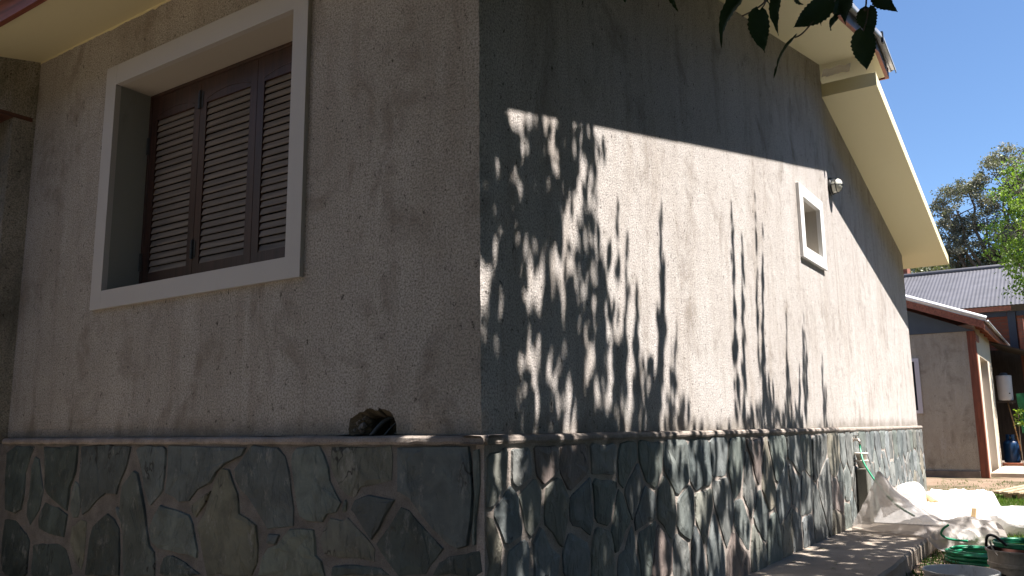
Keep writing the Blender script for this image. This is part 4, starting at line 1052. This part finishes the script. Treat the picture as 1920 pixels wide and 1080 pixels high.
# ------------------------------------------------------------------ mulberry tree that shades the wall
random.seed(33)
TB = Vector((4.3, .6, -.12))
mt = thing('mulberry_tree', TB, 'mulberry tree whose dark leaves hang into the top of the view', 'tree')
tm = MB(); TT = TB+Vector((-.25, .2, 2.5)); limb(tm, TB-Vector((0, 0, .1)), TT, .17, .13, .03)
fol = MB(); fol.c = []
def shade_leaf(y, z, t, s):
    P = Vector((0, y, z))+SUN*t
    return P
def put(y, z, t, s, flat=False):
    for _ in range(6):
        P = Vector((0, y, z))+SUN*t
        if P.z > 2.35 and not in_frame(P, 110) and (P-CC).length > 1.0: break
        t += .8
    else: return False
    d = Vector((rnd(-1, 1), rnd(-1, 1), rnd(-1.3, -.1))).normalized(); nn_ = Vector((rnd(-.8, .8)+.35, rnd(-.8, .8), rnd(.3, 1.2))).normalized()
    n_ = leafquad(fol, P-d*s*.5, s, d, nn_, .12); fol.c += [random.random()]*n_
    return True
def dens(y, z):
    k = nz(y*1.6, z*.8, 1.7); k2 = nz(y*5.5, z*2.4, 6.1)
    if z > .86:
        if y < 1.04+.08*nz(z*3, 2) and z < 2.16+.22*y: 
            a = .90-.22*sstep(.45, 1.05, y)-.12*sstep(1.2, 2.1, z)
            return max(0, a*(.60+.38*k+.95*k2))
        if y < 1.55 and z < 1.35-.5*(y-1.04): return max(0, .55+.9*k+.7*k2)
        if z < 1.0+.12*nz(y*2.2) and y < 4.2 and (y < 2.0 or y > 2.75): return .3
        return 0
    if y < -3.4: return 0
    lim = 5.15+.35*sstep(-.5, -1.6, z)+.2*nz(z*1.3, 5)
    if y > lim: return 0
    a = 1.0
    if z > 0 and 1.55 < y < 3.0: a = .42
    if z > 0 and y > 4.2: a = .5
    if z < 0: a = 1.25
    return max(.03, a*(.78+.6*k+.55*k2))
cnt = 0
# leaf counts follow the projected area so that the cover stays even
for (ya, yb, za, zb, N) in ((-.6, 1.7, .86, 2.45, 1000), (1.7, 4.4, .86, 1.2, 100), (-1.2, 5.5, 0., .86, 980), (-3., 5.7, -1.6, 0., 4600), (-3.4, 5.6, -5.5, -1.6, 4200)):
    k = 0; tr_ = 0
    while k < N and tr_ < N*12:
        tr_ += 1
        y = rnd(ya, yb); z = rnd(za, zb)
        if random.random() > dens(y, z): continue
        lo = max(2.7, (2.5-z)/SUN.z); put(y, z, rnd(lo, lo+2.2), rnd(.06, .10) if za > .8 else rnd(.075, .13)); k += 1
# the crown overhead and towards the garden, kept off the sun's way to the open wall
k = 0
while k < 30000:
    P = Vector((rnd(-.8, 8.0), rnd(-7.5, 5), rnd(2.7, 6.4))); t = P.x/SUN.x; yy, zz = P.y-SUN.y*t, P.z-SUN.z*t
    if ((P.x-3)/5.2)**2+((P.y+1.4)/6.0)**2+((P.z-4.4)/2.2)**2 > 1: continue
    if P.x < .9 and P.y > -.9: continue
    if nz(P.x*.8, P.y*.8, P.z*.8) < -.34: continue
    if P.x > .9 and zz > -1.6 and dens(yy, zz) < .55: continue
    if yy > 5.2 or in_frame(P, 90): continue
    d = Vector((rnd(-1, 1), rnd(-1, 1), rnd(-1.3, -.1))).normalized()
    n_ = leafquad(fol, P, rnd(.10, .17), d, Vector((rnd(-.8, .8), rnd(-.8, .8), rnd(.3, 1.2))).normalized(), .12); fol.c += [random.random()]*n_; k += 1
# slender shoots whose shadows stand on the wall
def shoot(y0, z0, y1, z1, n, s, t0, wid=.03):
    subs = 4
    for q in range(subs):
        f_ = 1 if q == 0 else rnd(.45, .9); ya = y0+rnd(-1, 1)*wid*1.1; yb = y1+(ya-y0)*1.3+rnd(-.3, .3)*wid; ze = z0+(z1-z0)*f_
        tq = t0+rnd(-.4, .4); P = []
        for i in range(9):
            u = i/8; P.append(Vector((0, ya+(yb-ya)*u+.012*nz(u*3, ya*9), z0+(ze-z0)*u))+SUN*(tq-.35*(z1-z0)*u))
        while any(in_frame(p, 60) for p in P): P = [p+SUN*.6 for p in P]
        tm.tube(P, [.0028*(1-.7*i/8) for i in range(9)], 5)
        ax = (P[8]-P[0]).normalized()
        for k in range(int(n*f_/subs*1.8)):
            u = random.random()**.8; b_ = P[min(7, int(u*8))].lerp(P[min(8, int(u*8)+1)], u*8 % 1)
            d = (ax+Vector((rnd(-.5, .3), rnd(-.16, .16), rnd(-.2, .3)))).normalized()
            n_ = leafquad(fol, b_+Vector((0, random.gauss(0, .022)*(1.2-u), 0)), s*rnd(.7, 1.3)*(1.15-.5*u), d, Vector((rnd(.2, 1), rnd(-.7, .7), rnd(.1, .9))).normalized(), .1); fol.c += [random.random()]*n_
def wyz(px, py): v = at(0, 0, px, py); return v.y, v.z
for (xa, ya, xb, yb, n, s, wd_) in ((1242, 800, 1246, 400, 60, .085, .05), (1160, 800, 1163, 385, 34, .08, .05), (1390, 805, 1382, 400, 60, .08, .07), (1430, 800, 1421, 375, 48, .08, .06), (1480, 800, 1475, 590, 22, .08, .06), (1506, 800, 1500, 600, 40, .08, .09), (1545, 800, 1541, 670, 18, .08, .06), (1448, 805, 1440, 690, 30, .08, .08), (1190, 805, 1180, 560, 30, .085, .07), (1262, 800, 1264, 610, 14, .07, .05)):
    a_, b_ = wyz(xa, ya), wyz(xb, yb); shoot(a_[0], a_[1], b_[0], b_[1], n, s, 4.0, wd_)
ends = [(1.5, -1.4, 4.4), (1.7, .4, 4.5), (1.9, 2.0, 4.3), (2.2, 3.6, 4.0), (3.0, -2.6, 4.2), (2.6, 4.8, 4.2), (3.2, 1.2, 5.0)]
for e in ends:
    if not in_frame(Vector(e), 80): limb(tm, TT-Vector((0, 0, rnd(0, .4))), e, .06, .010, .10, 9)
tm.build('trunk', M['bark'], mt, smooth=True)
fol.build('foliage', M['mulberry'], mt, kind='stuff')
# unseen leaf screens added to block sky light from the walls
def hedge(name, x0, y0, x1, y1, h, d, n, label):
    t = thing(name, ((x0+x1)/2, (y0+y1)/2, -.12), label, 'added hedge')
    m = MB(); m.c = []
    for k in range(n):
        u = random.random(); q = random.random()
        P = Vector((x0+(x1-x0)*u, y0+(y1-y0)*u, 0)); nn_ = Vector((y1-y0, x0-x1, 0)).normalized()
        P += nn_*(rnd(-1, 1)*d*(.8+.3*nz(u*20, q*4))); P.z = -.1+h*(1-q*q*.98)*(1+.12*nz(u*17, 2))
        m.c += [random.random()]*leafquad(m, P, rnd(.22, .4), None, None, .12)
    m.build('foliage', M['darktree'], t, kind='stuff')
    st = MB(); L = max(abs(x1-x0), abs(y1-y0))
    for k in range(int(L/1.2)):
        u = (k+.5)/int(L/1.2); st.tube([(x0+(x1-x0)*u, y0+(y1-y0)*u, -.2), (x0+(x1-x0)*u+.1, y0+(y1-y0)*u, h*.7)], [.06, .02], 6)
    st.build('stem', M['bark'], t)
hedge('blocker_hedge', -8, -8.5, 7.4, -8.5, 5.4, .6, 11000, 'long dark unseen hedge added behind the viewpoint to block sky light on the facade')
hedge('blocker_hedge', 8.0, -9, 8.0, 13, 7.0, .6, 18000, 'tall dark unseen hedge added to block sky light on the gable wall')
tree('blocker_tree', 6.3, 8.0, 7.5, [(5.8, 7.6, 4.2, 1.8, 2.0, 1.9), (6.6, 9.2, 4.8, 1.8, 1.8, 1.8), (6.4, 6.4, 5.0, 1.6, 1.6, 1.6)], 260, 22, .22, 'darktree', 'round dark unseen tree added beyond the lawn to block sky light', .14, .5)  # both trees added out of view to cut sky light on the gable
tree('blocker_tree', 6.6, 13.0, 8.0, [(6.2, 12.6, 4.4, 2.0, 2.0, 2.0), (6.8, 14.2, 5.2, 1.8, 2.0, 2.0)], 220, 22, .22, 'darktree', 'taller dark unseen tree added farther along to block sky light', .15, .5)
# big leaves that hang into view, each its own part
def big_leaf(bpx, tpx, wpx, dist, roll=0., curl=.1, fold=.3, seed=0):
    S = 3.195
    B = CC+pray(1320+bpx[0]/S, bpx[1]/S)*dist; Tp = CC+pray(1320+tpx[0]/S, tpx[1]/S)*(dist+rnd(-.06, .06))
    ax = Tp-B; L = ax.length; ax.normalize(); sd_ = ax.cross(cF).normalized(); nn_ = sd_.cross(ax)
    sd_, nn_ = sd_*cos(roll)+nn_*sin(roll), nn_*cos(roll)-sd_*sin(roll)
    w = wpx/S/CF*dist/2; rows_ = 22; V = []; F = []
    for i in range(rows_+1):
        u = i/rows_
        pr = (sin(pi*min(1, (u+.03)**.62))**.85)*(1-.25*u**3) if u < 1 else 0
        if u == 0: pr = .22
        ser = 1+.06*((i % 2)*2-1)*(u > .08)
        c_ = B+ax*(L*u)+nn_*(curl*L*sin(pi*u)*.6-curl*L*u*u*.8)
        for k in (-1, -.55, 0, .55, 1):
            e = abs(k); bx_ = -.06*L*(1-u)**4*e*1.6
            V.append(c_+sd_*(w*pr*k*(ser if e == 1 else 1))+nn_*(fold*w*pr*e+.004*nz(u*6+seed, k*3))+ax*(bx_+.035*L*e*pr*0))
    for i in range(rows_):
        for k in range(4): a_ = i*5+k; F.append((a_, a_+1, a_+6, a_+5))
    m = MB(); m.add(V, F); m.c = [rnd(.1, .6)]*len(F)
    lo = m.build('leaf', M['mulberry'], mt, smooth=True)
    return B
bl = []
for (b_, t_, w_, d_, ro, cu, fo) in (
    ((262, -60), (58, 272), 118, 1.75, .75, .22, .35), ((335, 62), (352, 327), 145, 1.70, .2, .10, .22), ((455, -50), (425, 215), 92, 1.8, .5, .15, .3),
    ((745, 0), (530, 180), 150, 1.72, -.3, .12, .25), ((880, -50), (835, 146), 120, 1.78, .5, .1, .3), ((800, 100), (742, 186), 46, 1.8, .6, .15, .3),
    ((545, 222), (400, 457), 60, 1.70, 1.15, .1, .25), ((985, 48), (1003, 226), 138, 1.68, .1, .12, .25), ((955, 185), (972, 432), 142, 1.66, -.25, .10, .22),
    ((1040, -75), (1150, 76), 150, 1.72, .2, .1, .3), ((545, -45), (580, 34), 62, 1.8, .5, .1, .3), ((365, -50), (392, 36), 50, 1.85, .6, .1, .3),
    ((720, -60), (690, 150), 120, 1.85, .4, .1, .2), ((850, -20), (780, 110), 110, 1.84, -.5, .1, .3), ((-487, -60), (-473, 20), 60, 1.8, .4, .1, .3), ((-190, -70), (-167, 70), 60, 1.8, .5, .1, .3), ((640, -120), (740, -10), 120, 1.8, .1, .1, .2)):
    bl.append(big_leaf(b_, t_, w_, d_, ro, cu, fo, len(bl)))
tw = MB()
def tpt(x, y, d): return CC+pray(1320+x/3.195, y/3.195)*d
tw.tube(cat([tpt(228, 96, 1.74), tpt(300, 60, 1.75), tpt(368, 5, 1.77), tpt(440, -120, 1.8)], 5), .0018, 5)
tw.tube(cat([tpt(335, 62, 1.70), tpt(366, 20, 1.73), tpt(372, -40, 1.77)], 4), .0014, 5)
tw.tube(cat([tpt(545, 225, 1.70), tpt(600, 190, 1.71), tpt(700, 60, 1.74), tpt(760, -120, 1.8)], 5), .0016, 5)
tw.tube(cat([tpt(985, 48, 1.68), tpt(962, 62, 1.67), tpt(972, 20, 1.7), tpt(968, -60, 1.75), tpt(930, -160, 1.8)], 5), .0020, 5)
tw.tube(cat([tpt(955, 185, 1.66), tpt(975, 120, 1.67), tpt(985, 50, 1.68)], 4), .0014, 5)
tw.tube(cat([tpt(440, -120, 1.8), tpt(600, -150, 1.82), tpt(760, -120, 1.8), tpt(930, -160, 1.8), tpt(1100, -260, 1.9)], 6)+[Vector((2.2, .6, 2.9)), Vector((2.9, .6, 3.1)), TT], .004, 6)
tw.build('twig', M['bark'], mt, smooth=True)
print('stones', nstone)
